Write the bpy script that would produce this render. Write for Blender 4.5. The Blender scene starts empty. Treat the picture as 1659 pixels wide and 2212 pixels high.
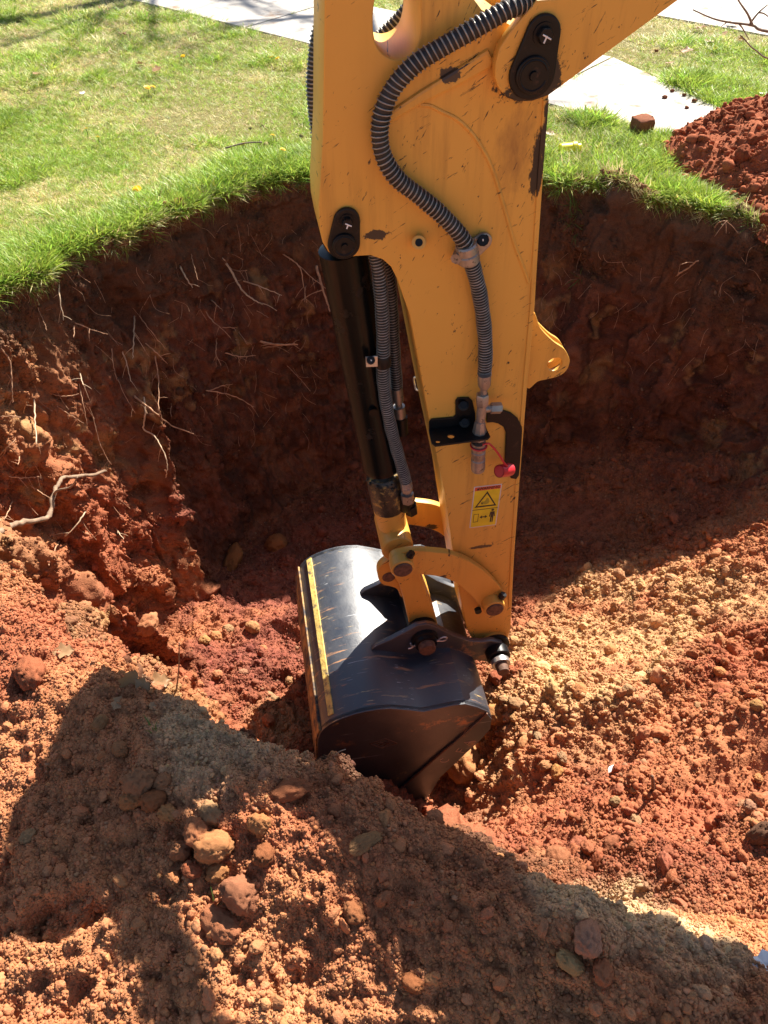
import bpy, bmesh, math, random
import numpy as np
from mathutils import Vector, Matrix
from mathutils.bvhtree import BVHTree

sc = bpy.context.scene
COL = sc.collection
rad = math.radians
random.seed(7)
RNG = np.random.default_rng(11)

# ------------------------------------------------------------------ camera, sky, sun, exposure
EYE = Vector((0.0, 0.0, 1.65))
PITCH = rad(45.0)
cam_d = bpy.data.cameras.new('camera')
cam = bpy.data.objects.new('camera', cam_d)
COL.objects.link(cam)
cam.location = EYE
cam.rotation_euler = (rad(90) - PITCH, 0, 0)
cam_d.sensor_fit = 'AUTO'
cam_d.sensor_width = 36
cam_d.lens = 28
cam_d.clip_start = 0.02
cam_d.clip_end = 500
sc.camera = cam

SUN_AZ, SUN_EL = rad(29.5), rad(44.0)        # azimuth measured from +Y towards +X
wd = bpy.data.worlds.new('World')
sc.world = wd
wd.use_nodes = True
nt = wd.node_tree
nt.nodes.clear()
o_ = nt.nodes.new('ShaderNodeOutputWorld')
bg = nt.nodes.new('ShaderNodeBackground')
sky = nt.nodes.new('ShaderNodeTexSky')
sky.sky_type = 'NISHITA'
sky.sun_disc = False
sky.sun_elevation = SUN_EL
sky.sun_rotation = SUN_AZ
sky.air_density = 1.0
sky.dust_density = 1.0
bg.inputs['Strength'].default_value = 0.05
nt.links.new(sky.outputs[0], bg.inputs['Color'])
nt.links.new(bg.outputs[0], o_.inputs['Surface'])

sd = bpy.data.lights.new('sun', 'SUN')
sd.energy = 5.0
sd.angle = rad(0.5)
sd.color = (1.0, 0.93, 0.82)
sun = bpy.data.objects.new('sun', sd)
COL.objects.link(sun)
SUN = Vector((math.sin(SUN_AZ) * math.cos(SUN_EL), math.cos(SUN_AZ) * math.cos(SUN_EL), math.sin(SUN_EL)))
sun.rotation_euler = SUN.to_track_quat('Z', 'Y').to_euler()
sun.location = (3, 6, 9)

vs = sc.view_settings
vs.view_transform = 'Standard'
vs.look = 'None'
vs.gamma = 1.0
vs.exposure = 1.5
try:
    vs.use_curve_mapping = False
except Exception:
    pass

# ------------------------------------------------------------------ measuring helpers
FPX, CX, CY = 1720.4, 829.5, 1106.0          # the photograph measured on a 1659 x 2212 sheet


def ray(x, y):
    a = (x - CX) / FPX
    b = (CY - y) / FPX
    return np.array([a, math.cos(PITCH) + math.sin(PITCH) * b, -math.sin(PITCH) + math.cos(PITCH) * b])


def at_z(x, y, z):
    r = ray(x, y)
    return np.array(EYE) + r * (z - EYE.z) / r[2]


def at_y(x, y, Y):
    r = ray(x, y)
    return np.array(EYE) + r * Y / r[1]


AA = rad(9.8)                                 # the digging arm's upright plane
AO = np.array([0, 1.775, 0.0])
AU = np.array([math.cos(AA), math.sin(AA), 0])
AV = np.array([0, 0, 1.0])
AN = np.array([math.sin(AA), -math.cos(AA), 0])


def A(x, y, n):
    r = ray(x, y)
    c = np.array(EYE)
    t = (n - (c - AO) @ AN) / (r @ AN)
    p = c + t * r
    return (float((p - AO) @ AU), float(p[2]))


def AL(pts, n):
    return [A(x, y, n) for x, y in pts]


def W(u, v, n):
    return AO + u * AU + v * AV + n * AN


def P(x, y, n):
    u, v = A(x, y, n)
    return W(u, v, n)


# ------------------------------------------------------------------ naming helpers
def tag(o, label=None, cat=None, group=None, kind=None):
    if label: o['label'] = label
    if cat: o['category'] = cat
    if group: o['group'] = group
    if kind: o['kind'] = kind
    return o


def empty(name, loc, label=None, cat=None, group=None):
    o = bpy.data.objects.new(name, None)
    o.empty_display_size = 0.1
    o.location = loc
    COL.objects.link(o)
    return tag(o, label, cat, group)


ORIG = {}


def origin_of(o):
    p = Vector((0, 0, 0))
    while o is not None:
        p += Vector(o.location)
        o = o.parent
    return p


def link_mesh(name, me, mat=None, parent=None, loc=None):
    o = bpy.data.objects.new(name, me)
    COL.objects.link(o)
    if mat is not None and len(me.materials) == 0:
        me.materials.append(mat)
    if parent is not None:
        o.parent = parent
    if loc is not None:
        o.location = loc
    return o


def mesh_np(name, V, F, mat=None, parent=None, smooth=True, sharp=None, origin=None):
    """V (n,3) in world, F list/array of faces (uniform 3 or 4) -> ONE mesh object."""
    V = np.asarray(V, dtype=np.float32)
    if parent is not None:
        V = V - np.array(origin_of(parent), dtype=np.float32)
    loc = None
    if origin is not None:
        V = V - np.array(origin, dtype=np.float32)
        loc = origin
    me = bpy.data.meshes.new(name)
    if isinstance(F, np.ndarray):
        k = F.shape[1]
        me.vertices.add(len(V))
        me.vertices.foreach_set('co', V.ravel())
        me.loops.add(F.size)
        me.loops.foreach_set('vertex_index', F.ravel().astype(np.int32))
        me.polygons.add(len(F))
        me.polygons.foreach_set('loop_start', np.arange(0, F.size, k, dtype=np.int32))
        me.polygons.foreach_set('loop_total', np.full(len(F), k, dtype=np.int32))
        me.update(calc_edges=True)
    else:
        me.from_pydata([tuple(map(float, v)) for v in V], [], F)
    me.polygons.foreach_set('use_smooth', np.full(len(me.polygons), smooth, dtype=bool))
    if sharp:
        me.set_sharp_from_angle(angle=rad(sharp))
    me.update()
    return link_mesh(name, me, mat, parent, loc)


# ------------------------------------------------------------------ noise
def _h(ix, iy, iz, s):
    h = (ix.astype(np.int64) * 374761393 + iy.astype(np.int64) * 668265263 + iz.astype(np.int64) * 2147483647 + s * 1274126177) & 0xFFFFFFFF
    h = ((h ^ (h >> 13)) * 1274126177) & 0xFFFFFFFF
    h = ((h ^ (h >> 16)) * 2246822519) & 0xFFFFFFFF
    return ((h ^ (h >> 15)) & 0xFFFFFF).astype(np.float32) / 16777216.0


def vnoise(p, s=0):
    i = np.floor(p).astype(np.int64)
    f = (p - i).astype(np.float32)
    f = f * f * f * (f * (f * 6 - 15) + 10)
    r = 0
    for dx in (0, 1):
        wx = f[:, 0] if dx else 1 - f[:, 0]
        for dy in (0, 1):
            wy = f[:, 1] if dy else 1 - f[:, 1]
            for dz in (0, 1):
                wz = f[:, 2] if dz else 1 - f[:, 2]
                r = r + wx * wy * wz * _h(i[:, 0] + dx, i[:, 1] + dy, i[:, 2] + dz, s)
    return r * 2 - 1


def fbm(p, octv=4, s=0, gain=0.5):
    a, t, r = 1.0, 0.0, 0.0
    for k in range(octv):
        r = r + a * vnoise(p * (2.03 ** k) + 17.3 * k, s + k)
        t += a
        a *= gain
    return r / t


def clods(p, s=0):
    """Packed round lumps: 1 on a lump's top, 0 in the creases; also a random value per lump."""
    b = np.floor(p - 0.5).astype(np.int64)
    best = np.full(len(p), 9.0, np.float32)
    val = np.zeros(len(p), np.float32)
    for dx in (0, 1):
        for dy in (0, 1):
            for dz in (0, 1):
                cx, cy, cz = b[:, 0] + dx, b[:, 1] + dy, b[:, 2] + dz
                rr = _h(cx, cy, cz, s + 3)
                d2 = (cx + 0.5 + (_h(cx, cy, cz, s) - .5) * .8 - p[:, 0]) ** 2 + (cy + 0.5 + (_h(cx, cy, cz, s + 1) - .5) * .8 - p[:, 1]) ** 2 \
                    + (cz + 0.5 + (_h(cx, cy, cz, s + 2) - .5) * .8 - p[:, 2]) ** 2
                d2 = d2 / (0.35 + rr) ** 1.2
                m = d2 < best
                best = np.where(m, d2, best)
                val = np.where(m, rr, val)
    return np.sqrt(np.clip(1 - best / 0.62, 0, 1)), val


def smooth01(a, b, x):
    t = np.clip((x - a) / (b - a), 0, 1)
    return t * t * (3 - 2 * t)


# ------------------------------------------------------------------ materials
def new_mat(name):
    m = bpy.data.materials.new(name)
    m.use_nodes = True
    t = m.node_tree
    b = t.nodes['Principled BSDF']
    return m, t, b


def N(t, typ, **kw):
    n = t.nodes.new(typ)
    for k, v in kw.items():
        if k in n.inputs.keys() if hasattr(n.inputs, 'keys') else False:
            n.inputs[k].default_value = v
        else:
            setattr(n, k, v)
    return n


def simple(name, col, rough=0.5, metal=0.0, var=0.12, scale=30.0, bump=0.0, bscale=200.0, dirt=None, dirt_amt=0.0, dirt_scale=8.0, spec=0.5, coat=0.0):
    m, t, b = new_mat(name)
    tc = N(t, 'ShaderNodeTexCoord')
    n1 = N(t, 'ShaderNodeTexNoise')
    n1.inputs['Scale'].default_value = scale
    n1.inputs['Detail'].default_value = 5
    t.links.new(tc.outputs['Object'], n1.inputs['Vector'])
    mr = N(t, 'ShaderNodeMapRange')
    mr.inputs[1].default_value = .3; mr.inputs[2].default_value = .7
    mr.inputs[3].default_value = 1 - var; mr.inputs[4].default_value = 1 + var
    t.links.new(n1.outputs['Fac'], mr.inputs[0])
    mx = N(t, 'ShaderNodeMix', data_type='RGBA', blend_type='MULTIPLY')
    mx.inputs[0].default_value = 1
    mx.inputs[6].default_value = (*col, 1)
    t.links.new(mr.outputs[0], mx.inputs[7])
    outc = mx.outputs[2]
    if dirt:
        n2 = N(t, 'ShaderNodeTexNoise')
        n2.inputs['Scale'].default_value = dirt_scale
        n2.inputs['Detail'].default_value = 9
        n2.inputs['Roughness'].default_value = .68
        t.links.new(tc.outputs['Object'], n2.inputs['Vector'])
        r2 = N(t, 'ShaderNodeMapRange')
        r2.inputs[1].default_value = .62 - dirt_amt * .3; r2.inputs[2].default_value = .70 - dirt_amt * .2
        t.links.new(n2.outputs['Fac'], r2.inputs[0])
        m2 = N(t, 'ShaderNodeMix', data_type='RGBA')
        t.links.new(r2.outputs[0], m2.inputs[0])
        t.links.new(outc, m2.inputs[6])
        m2.inputs[7].default_value = (*dirt, 1)
        outc = m2.outputs[2]
        r3 = N(t, 'ShaderNodeMapRange')
        r3.inputs[3].default_value = rough; r3.inputs[4].default_value = .85
        t.links.new(r2.outputs[0], r3.inputs[0])
        t.links.new(r3.outputs[0], b.inputs['Roughness'])
    else:
        b.inputs['Roughness'].default_value = rough
    t.links.new(outc, b.inputs['Base Color'])
    b.inputs['Metallic'].default_value = metal
    b.inputs['Specular IOR Level'].default_value = spec
    b.inputs['Coat Weight'].default_value = coat
    if bump:
        n3 = N(t, 'ShaderNodeTexNoise')
        n3.inputs['Scale'].default_value = bscale
        n3.inputs['Detail'].default_value = 6
        t.links.new(tc.outputs['Object'], n3.inputs['Vector'])
        bp = N(t, 'ShaderNodeBump')
        bp.inputs['Strength'].default_value = bump
        bp.inputs['Distance'].default_value = .004
        t.links.new(n3.outputs['Fac'], bp.inputs['Height'])
        t.links.new(bp.outputs[0], b.inputs['Normal'])
    return m


def soil_mat(name, attr_type='GEOMETRY'):
    m, t, b = new_mat(name)
    if attr_type == 'OBJINFO':
        at = N(t, 'ShaderNodeObjectInfo')
    else:
        at = N(t, 'ShaderNodeAttribute', attribute_type=attr_type, attribute_name='col')
    tc = N(t, 'ShaderNodeTexCoord')
    n1 = N(t, 'ShaderNodeTexNoise')
    n1.inputs['Scale'].default_value = 160 if attr_type == 'GEOMETRY' else (7 if attr_type == 'INSTANCER' else 16)
    n1.inputs['Detail'].default_value = 8
    n1.inputs['Roughness'].default_value = .7
    t.links.new(tc.outputs['Object'], n1.inputs['Vector'])
    mr = N(t, 'ShaderNodeMapRange')
    mr.inputs[1].default_value = .25; mr.inputs[2].default_value = .75
    mr.inputs[3].default_value = .62; mr.inputs[4].default_value = 1.38
    t.links.new(n1.outputs['Fac'], mr.inputs[0])
    mx = N(t, 'ShaderNodeMix', data_type='RGBA', blend_type='MULTIPLY')
    mx.inputs[0].default_value = 1
    t.links.new(at.outputs['Color'], mx.inputs[6])
    t.links.new(mr.outputs[0], mx.inputs[7])
    t.links.new(mx.outputs[2], b.inputs['Base Color'])
    b.inputs['Roughness'].default_value = .95
    b.inputs['Specular IOR Level'].default_value = .05
    # grains
    vo = N(t, 'ShaderNodeTexVoronoi')
    vo.inputs['Scale'].default_value = 190 if attr_type == 'GEOMETRY' else (9 if attr_type == 'INSTANCER' else 24)
    t.links.new(tc.outputs['Object'], vo.inputs['Vector'])
    mth = N(t, 'ShaderNodeMath', operation='MULTIPLY_ADD')
    mth.inputs[1].default_value = -0.7
    t.links.new(vo.outputs['Distance'], mth.inputs[0])
    t.links.new(n1.outputs['Fac'], mth.inputs[2])
    bp = N(t, 'ShaderNodeBump')
    bp.inputs['Strength'].default_value = .6
    bp.inputs['Distance'].default_value = .004 if attr_type == 'GEOMETRY' else (.0012 if attr_type == 'INSTANCER' else .005)
    t.links.new(mth.outputs[0], bp.inputs['Height'])
    t.links.new(bp.outputs[0], b.inputs['Normal'])
    return m


def bucket_paint():
    m, t, b = new_mat('blue_black_bucket_paint')
    L = t.links.new
    tc = N(t, 'ShaderNodeTexCoord')
    def nz(scale, detail=6, rough=.6, mapscale=None, rot=None):
        v = tc.outputs['Object']
        if mapscale:
            mp = N(t, 'ShaderNodeMapping', vector_type='TEXTURE'); mp.inputs['Scale'].default_value = tuple(1 / c for c in mapscale); mp.inputs['Rotation'].default_value = rot or (0, 0, AA)
            L(v, mp.inputs['Vector']); v = mp.outputs[0]
        n = N(t, 'ShaderNodeTexNoise'); n.inputs['Scale'].default_value = scale; n.inputs['Detail'].default_value = detail; n.inputs['Roughness'].default_value = rough
        L(v, n.inputs['Vector'])
        return n.outputs['Fac']
    def rng_(f, a, b_, c=0., d=1.):
        r = N(t, 'ShaderNodeMapRange'); r.inputs[1].default_value = a; r.inputs[2].default_value = b_; r.inputs[3].default_value = c; r.inputs[4].default_value = d
        L(f, r.inputs[0]); return r.outputs[0]
    def mul(a, c):
        mu = N(t, 'ShaderNodeMath', operation='MULTIPLY'); L(a, mu.inputs[0]); L(c, mu.inputs[1]); return mu.outputs[0]
    def lay_(col, fac, c):
        mx = N(t, 'ShaderNodeMix', data_type='RGBA'); L(fac, mx.inputs[0]); L(col, mx.inputs[6]); mx.inputs[7].default_value = (*c, 1); return mx.outputs[2]
    base = N(t, 'ShaderNodeMix', data_type='RGBA')
    base.inputs[6].default_value = (.008, .011, .020, 1); base.inputs[7].default_value = (.022, .029, .045, 1)
    L(nz(9), base.inputs[0])
    col = base.outputs[2]
    film = rng_(nz(6, 8, .7), .45, .75, 0, .5)
    col = lay_(col, film, (.060, .060, .066))
    clay = mul(rng_(nz(1, 8, .7, (4.5, 42, 4.5)), .585, .645), rng_(nz(3.5, 3), .47, .58))
    col = lay_(col, clay, (.40, .19, .075))
    och = mul(rng_(nz(1, 8, .75, (7, 70, 7)), .59, .63), rng_(nz(5, 3), .5, .6))
    col = lay_(col, och, (.52, .36, .13))
    scr = mul(rng_(nz(1, 4, .5, (3, 160, 60)), .66, .68), rng_(nz(8, 2), .5, .6))
    col = lay_(col, scr, (.30, .31, .33))
    L(col, b.inputs['Base Color'])
    b.inputs['IOR'].default_value = 1.75
    b.inputs['Specular IOR Level'].default_value = .85
    rr_n = N(t, 'ShaderNodeMath', operation='MAXIMUM'); L(rng_(nz(12, 6), .3, .7, .40, .56), rr_n.inputs[0]); L(rng_(clay, 0, 1, 0, .85), rr_n.inputs[1])
    L(rr_n.outputs[0], b.inputs['Roughness'])
    bp = N(t, 'ShaderNodeBump'); bp.inputs['Strength'].default_value = .25; bp.inputs['Distance'].default_value = .004
    L(nz(40, 6), bp.inputs['Height']); L(bp.outputs[0], b.inputs['Normal'])
    return m


def leaf_mat(name, attr_type='INSTANCER', fixed=None, trans=.45):
    m, t, b = new_mat(name)
    if fixed:
        src = N(t, 'ShaderNodeRGB').outputs[0]
        src.default_value = (*fixed, 1)
    else:
        src = N(t, 'ShaderNodeAttribute', attribute_type=attr_type, attribute_name='col').outputs['Color']
    t.links.new(src, b.inputs['Base Color'])
    b.inputs['Roughness'].default_value = .45
    b.inputs['Specular IOR Level'].default_value = .4
    tr = N(t, 'ShaderNodeBsdfTranslucent')
    t.links.new(src, tr.inputs['Color'])
    ms = N(t, 'ShaderNodeMixShader')
    ms.inputs[0].default_value = trans
    t.links.new(b.outputs[0], ms.inputs[1])
    t.links.new(tr.outputs[0], ms.inputs[2])
    t.links.new(ms.outputs[0], t.nodes['Material Output'].inputs['Surface'])
    return m


def yellow_paint():
    """Machine yellow with rubbed scratches, chips and greasy stains."""
    m, t, b = new_mat('yellow_paint')
    L = t.links.new
    tc = N(t, 'ShaderNodeTexCoord')
    big = N(t, 'ShaderNodeTexNoise'); big.inputs['Scale'].default_value = 5; big.inputs['Detail'].default_value = 6
    L(tc.outputs['Object'], big.inputs['Vector'])
    c1 = N(t, 'ShaderNodeMix', data_type='RGBA')
    c1.inputs[6].default_value = (.66, .345, .058, 1); c1.inputs[7].default_value = (.74, .405, .080, 1)
    L(big.outputs['Fac'], c1.inputs[0])
    col = c1.outputs[2]

    def layer(col, fac, c):
        mx = N(t, 'ShaderNodeMix', data_type='RGBA')
        L(fac, mx.inputs[0]); L(col, mx.inputs[6]); mx.inputs[7].default_value = (*c, 1)
        return mx.outputs[2]

    def streak(rot, sx, sy, lo, hi, mscale, mlo, mhi):
        mp = N(t, 'ShaderNodeMapping', vector_type='TEXTURE')
        mp.inputs['Rotation'].default_value = rot
        mp.inputs['Scale'].default_value = (1 / sx, 1, 1 / sy)
        L(tc.outputs['Object'], mp.inputs['Vector'])
        n = N(t, 'ShaderNodeTexNoise'); n.inputs['Scale'].default_value = 1; n.inputs['Detail'].default_value = 7; n.inputs['Roughness'].default_value = .65
        L(mp.outputs[0], n.inputs['Vector'])
        r = N(t, 'ShaderNodeMapRange'); r.inputs[1].default_value = lo; r.inputs[2].default_value = hi
        L(n.outputs['Fac'], r.inputs[0])
        k = N(t, 'ShaderNodeTexNoise'); k.inputs['Scale'].default_value = mscale; k.inputs['Detail'].default_value = 2
        L(tc.outputs['Object'], k.inputs['Vector'])
        r2 = N(t, 'ShaderNodeMapRange'); r2.inputs[1].default_value = mlo; r2.inputs[2].default_value = mhi
        L(k.outputs['Fac'], r2.inputs[0])
        mu = N(t, 'ShaderNodeMath', operation='MULTIPLY')
        L(r.outputs[0], mu.inputs[0]); L(r2.outputs[0], mu.inputs[1])
        return mu.outputs[0]
    # faint vertical soiling, then dark scratches, then chips
    f0 = streak((0, 0, 0), 26, 2.2, .50, .75, 3, .45, .65)
    h0 = N(t, 'ShaderNodeMath', operation='MULTIPLY'); h0.inputs[1].default_value = .45; L(f0, h0.inputs[0])
    col = layer(col, h0.outputs[0], (.24, .105, .025))
    f1 = streak((0, rad(-32), 0), 16, 130, .625, .645, 9, .50, .56)
    col = layer(col, f1, (.045, .030, .02))
    f3 = streak((0, rad(24), 0), 150, 24, .635, .655, 7, .50, .56)
    col = layer(col, f3, (.05, .033, .02))
    f2 = streak((0, rad(15), 0), 75, 50, .65, .665, 14, .48, .54)
    col = layer(col, f2, (.05, .035, .024))
    # grease below and behind the boom pin, along the rear edge of the stick
    def blot(px, py, n, ru, rv, lo, hi, c, sc_=(45, 45, 16)):
        nonlocal col
        p = P(px, py, n) - ROOT
        mp = N(t, 'ShaderNodeMapping', vector_type='TEXTURE')
        mp.inputs['Location'].default_value = tuple(p)
        mp.inputs['Rotation'].default_value = (0, 0, AA)
        mp.inputs['Scale'].default_value = (ru, .5, rv)
        L(tc.outputs['Object'], mp.inputs['Vector'])
        ln = N(t, 'ShaderNodeVectorMath', operation='LENGTH'); L(mp.outputs[0], ln.inputs[0])
        mp2 = N(t, 'ShaderNodeMapping'); mp2.inputs['Scale'].default_value = sc_
        L(tc.outputs['Object'], mp2.inputs['Vector'])
        n2 = N(t, 'ShaderNodeTexNoise'); n2.inputs['Scale'].default_value = 1; n2.inputs['Detail'].default_value = 8; n2.inputs['Roughness'].default_value = .7
        L(mp2.outputs[0], n2.inputs['Vector'])
        s = N(t, 'ShaderNodeMath', operation='MULTIPLY_ADD'); s.inputs[1].default_value = -.42
        L(ln.outputs['Value'], s.inputs[0]); L(n2.outputs['Fac'], s.inputs[2])
        r = N(t, 'ShaderNodeMapRange'); r.inputs[1].default_value = lo; r.inputs[2].default_value = hi
        L(s.outputs[0], r.inputs[0])
        col = layer(col, r.outputs[0], c)
    blot(1112, 330, .09, .055, .12, .10, .75, (.26, .115, .035))
    blot(1160, 345, .09, .022, .11, .17, .24, (.03, .022, .018))
    blot(1172, 300, .09, .016, .10, .20, .28, (.035, .026, .02))
    blot(1150, 205, .127, .08, .028, .14, .22, (.025, .02, .017), (60, 60, 60))
    blot(1195, 165, .127, .026, .05, .17, .24, (.03, .022, .018), (60, 60, 60))
    blot(968, 160, .09, .02, .014, .05, .12, (.06, .045, .035), (90, 90, 90))
    blot(812, 508, .09, .045, .016, .19, .24, (.05, .035, .025), (40, 40, 40))
    blot(1045, 1180, .09, .06, .010, .2, .26, (.10, .06, .03), (30, 30, 90))
    blot(925, 1140, -.1, .05, .02, .22, .28, (.05, .035, .025), (40, 40, 90))
    L(col, b.inputs['Base Color'])
    b.inputs['Roughness'].default_value = .42
    b.inputs['Specular IOR Level'].default_value = .45
    n3 = N(t, 'ShaderNodeTexNoise'); n3.inputs['Scale'].default_value = 160; n3.inputs['Detail'].default_value = 3
    L(tc.outputs['Object'], n3.inputs['Vector'])
    bp = N(t, 'ShaderNodeBump'); bp.inputs['Strength'].default_value = .08; bp.inputs['Distance'].default_value = .003
    L(n3.outputs['Fac'], bp.inputs['Height']); L(bp.outputs[0], b.inputs['Normal'])
    return m


ROOT = W(4.3, 0.0, 0.0)
M = {}

M['soil'] = soil_mat('soil')
M['crumb'] = soil_mat('soil_crumb', 'INSTANCER')
M['clod'] = soil_mat('soil_clod', 'OBJINFO')
M['yellow'] = yellow_paint()
M['bucket'] = bucket_paint()
M['black'] = simple('black_satin_paint', (.008, .008, .009), .40, spec=.25, dirt=(.07, .04, .025), dirt_amt=.06, dirt_scale=25, bump=.1)
M['barrel'] = simple('black_cylinder_paint', (.004, .004, .004), .27, var=.3, spec=.22, dirt=(.03, .018, .012), dirt_amt=.05, dirt_scale=12, bump=.06, bscale=60)
M['rubber'] = simple('hose_rubber', (.018, .017, .017), .6)
M['spring'] = simple('spring_steel', (.33, .32, .30), .45, metal=.6, var=.35, scale=60)
M['steel'] = simple('dull_zinc_steel', (.33, .31, .29), .45, metal=.75, var=.25, dirt=(.10, .07, .05), dirt_amt=.2, dirt_scale=60)
M['bright'] = simple('bright_zinc', (.62, .62, .62), .32, metal=.8)
M['chrome'] = simple('chrome_rod', (.75, .62, .52), .12, metal=1.0)
M['rust'] = simple('rusty_pin_steel', (.13, .065, .04), .75, var=.4, scale=80, bump=.3, bscale=150)
M['grease'] = simple('dirty_grease', (.03, .024, .018), .35, var=.6, scale=70, dirt=(.45, .28, .07), dirt_amt=.35, dirt_scale=30, bump=.6, bscale=60)
M['red'] = simple('red_plastic', (.55, .02, .03), .4)
M['white'] = simple('white_marker_paint', (.75, .75, .75), .6)
M['decal_white'] = simple('decal_border', (.62, .62, .6), .4)
M['decal_yellow'] = simple('decal_yellow', (.72, .55, .02), .4)
M['decal_red'] = simple('decal_red', (.68, .09, .03), .4)
M['decal_black'] = simple('decal_black', (.015, .015, .015), .4)
M['worn'] = simple('worn_yellow_weld', (.74, .53, .15), .6, var=.3, dirt=(.16, .12, .09), dirt_amt=.30, dirt_scale=26, bump=.6, bscale=80)
M['clay_film'] = simple('clay_smeared_edge', (.34, .19, .06), .7, var=.4, scale=20, dirt=(.05, .045, .05), dirt_amt=.6, dirt_scale=22, bump=.4, bscale=80)
M['concrete'] = simple('concrete', (.46, .425, .385), .85, var=.14, scale=9, bump=.3, bscale=120, dirt=(.26, .17, .115), dirt_amt=.22, dirt_scale=5)
M['root'] = simple('root_bark', (.46, .26, .15), .8, var=.35, scale=40, bump=.4, bscale=120)
M['rootpale'] = simple('pale_root', (.55, .40, .26), .7, var=.25, scale=40, bump=.2)
M['branchwood'] = simple('weathered_branch', (.26, .17, .11), .85, var=.3, scale=30, bump=.5)
M['bark'] = simple('grey_bark', (.20, .145, .11), .85, var=.3, scale=30, bump=.5)
M['deadleaf'] = leaf_mat('dead_leaf', fixed=(.33, .19, .09), trans=.12)
M['grass'] = leaf_mat('grass_blade')
M['tube'] = simple('yellow_plastic', (.85, .75, .03), .4)
M['petal'] = leaf_mat('dandelion_petal', fixed=(.85, .55, .01), trans=.3)
M['stem'] = leaf_mat('green_stem', fixed=(.10, .17, .03), trans=.3)
M['paper'] = simple('white_paper', (.8, .78, .76), .8)
M['glass'] = simple('dark_cab_glass', (.02, .025, .03), .08)
M['scratch'] = simple('scratched_lettering', (.50, .36, .27), .8)

# ------------------------------------------------------------------ the pit, the lawn and the near spoil: one polar sheet, cut into three pieces
PC = np.array([0.05, 2.40])
KEYS = np.array([
    # theta, foot r, foot z, rim r, rim z
    (-78, 1.10, -1.35, 1.97, .09), (-71, .95, -1.30, 2.05, .05), (-60, .62, -1.25, 2.28, .02), (-43, .50, -1.32, 2.2, .0), (-18, .75, -1.25, 2.4, -.03), (4, 1.45, -.88, 2.5, -.03),
    (18, 1.80, -.93, 2.28, 0), (32, 1.62, -1.15, 1.98, 0), (48, 1.50, -1.38, 1.86, 0), (65, 1.44, -1.55, 1.79, 0), (90, 1.44, -1.65, 1.78, 0),
    (115, 1.28, -1.82, 1.70, 0), (137, 1.17, -1.84, 1.60, 0), (152, 1.12, -1.80, 1.64, 0), (161, 1.12, -1.76, 1.71, 0), (180, 1.13, -1.60, 1.75, 0), (200, 1.10, -1.42, 1.70, 0),
    (225, .95, -1.36, 1.51, .02), (236, .9, -1.36, 1.49, .06), (249, .85, -1.38, 1.52, .10), (270, .90, -1.42, 1.665, .11)], dtype=float)
CZ = -1.56


def per(col, th):
    k = KEYS[:, 0]
    x = np.concatenate([k - 360, k, k + 360])
    y = np.concatenate([KEYS[:, col]] * 3)
    return np.interp(th, x, y)


def key_smooth(col, th):
    r = 0
    ws = 0
    for d in np.linspace(-7, 7, 9):
        w = math.exp(-(d / 4.5) ** 2)
        r = r + w * per(col, th + d)
        ws += w
    return r / ws


NT = 1720
# more columns where the photograph looks closely: the near spoil
w_th = np.ones(3600)
deg = np.arange(3600) / 10.0
w_th *= 1 + .55 * np.exp(-((deg - 262) / 32) ** 2)
cum = np.concatenate([[0], np.cumsum(w_th)])
TH = np.interp(np.linspace(0, cum[-1], NT + 1)[:-1], cum, np.arange(3601) / 10.0)
RF, ZF, RR, ZR = (key_smooth(c, TH) for c in (1, 2, 3, 4))
near = smooth01(207, 222, TH) * (1 - smooth01(300, 312, TH))
NF, NWL, NO1, NO2 = 140, 240, 205, 24
tt = np.concatenate([np.linspace(0, 1, NF, endpoint=False) ** .75])
cols_r, cols_z = [], []
for s in tt:                                     # floor
    cols_r.append(RF * s); cols_z.append(CZ + (ZF - CZ) * s ** 1.6)
for s in np.linspace(0, 1, NWL, endpoint=False):  # wall
    e = s
    cols_r.append(RF + (RR - RF) * (e + .10 * np.sin(e * math.pi) * (RR - RF < .8)))
    cols_z.append(ZF + (ZR - ZF) * s)
for s in np.linspace(0, 1, NO1, endpoint=False):  # just outside the rim
    d = 1.35 * s
    prof = np.where(near > 0, ZR * (1 - smooth01(.05, .8, d)) + near * .035 * np.exp(-((d - .12) / .12) ** 2), ZR * (1 - smooth01(0, .3, d)))
    cols_r.append(RR + d); cols_z.append(prof)
for s in np.linspace(0, 1, NO2):
    cols_r.append(RR + 1.35 * (90 / 1.35) ** s); cols_z.append(np.zeros(NT))
R_ = np.array(cols_r).T.copy()
Z_ = np.array(cols_z).T.copy()
NR = R_.shape[1]
iF, iR = NF, NF + NWL
# round the foot and the rim a little along each profile
def blur(a, k, lo, hi):
    b = a.copy()
    for _ in range(k):
        b[:, 1:-1] = .25 * b[:, :-2] + .5 * b[:, 1:-1] + .25 * b[:, 2:]
    w = smooth01(lo, lo + 8, np.arange(a.shape[1])) * (1 - smooth01(hi - 8, hi, np.arange(a.shape[1])))
    return a * (1 - w) + b * w
R_ = blur(blur(R_, 60, iF - 40, iF + 60), 8, iR - 12, iR + 14)
Z_ = blur(blur(Z_, 60, iF - 40, iF + 60), 8, iR - 12, iR + 14)

thr = np.radians(TH)[:, None]
sW = np.clip((np.arange(NR) - iF) / NWL, 0, 1)[None, :]
wallm = smooth01(-.04, .06, sW * np.ones((NT, 1))) * (1 - smooth01(.93, 1.0, sW))
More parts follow.
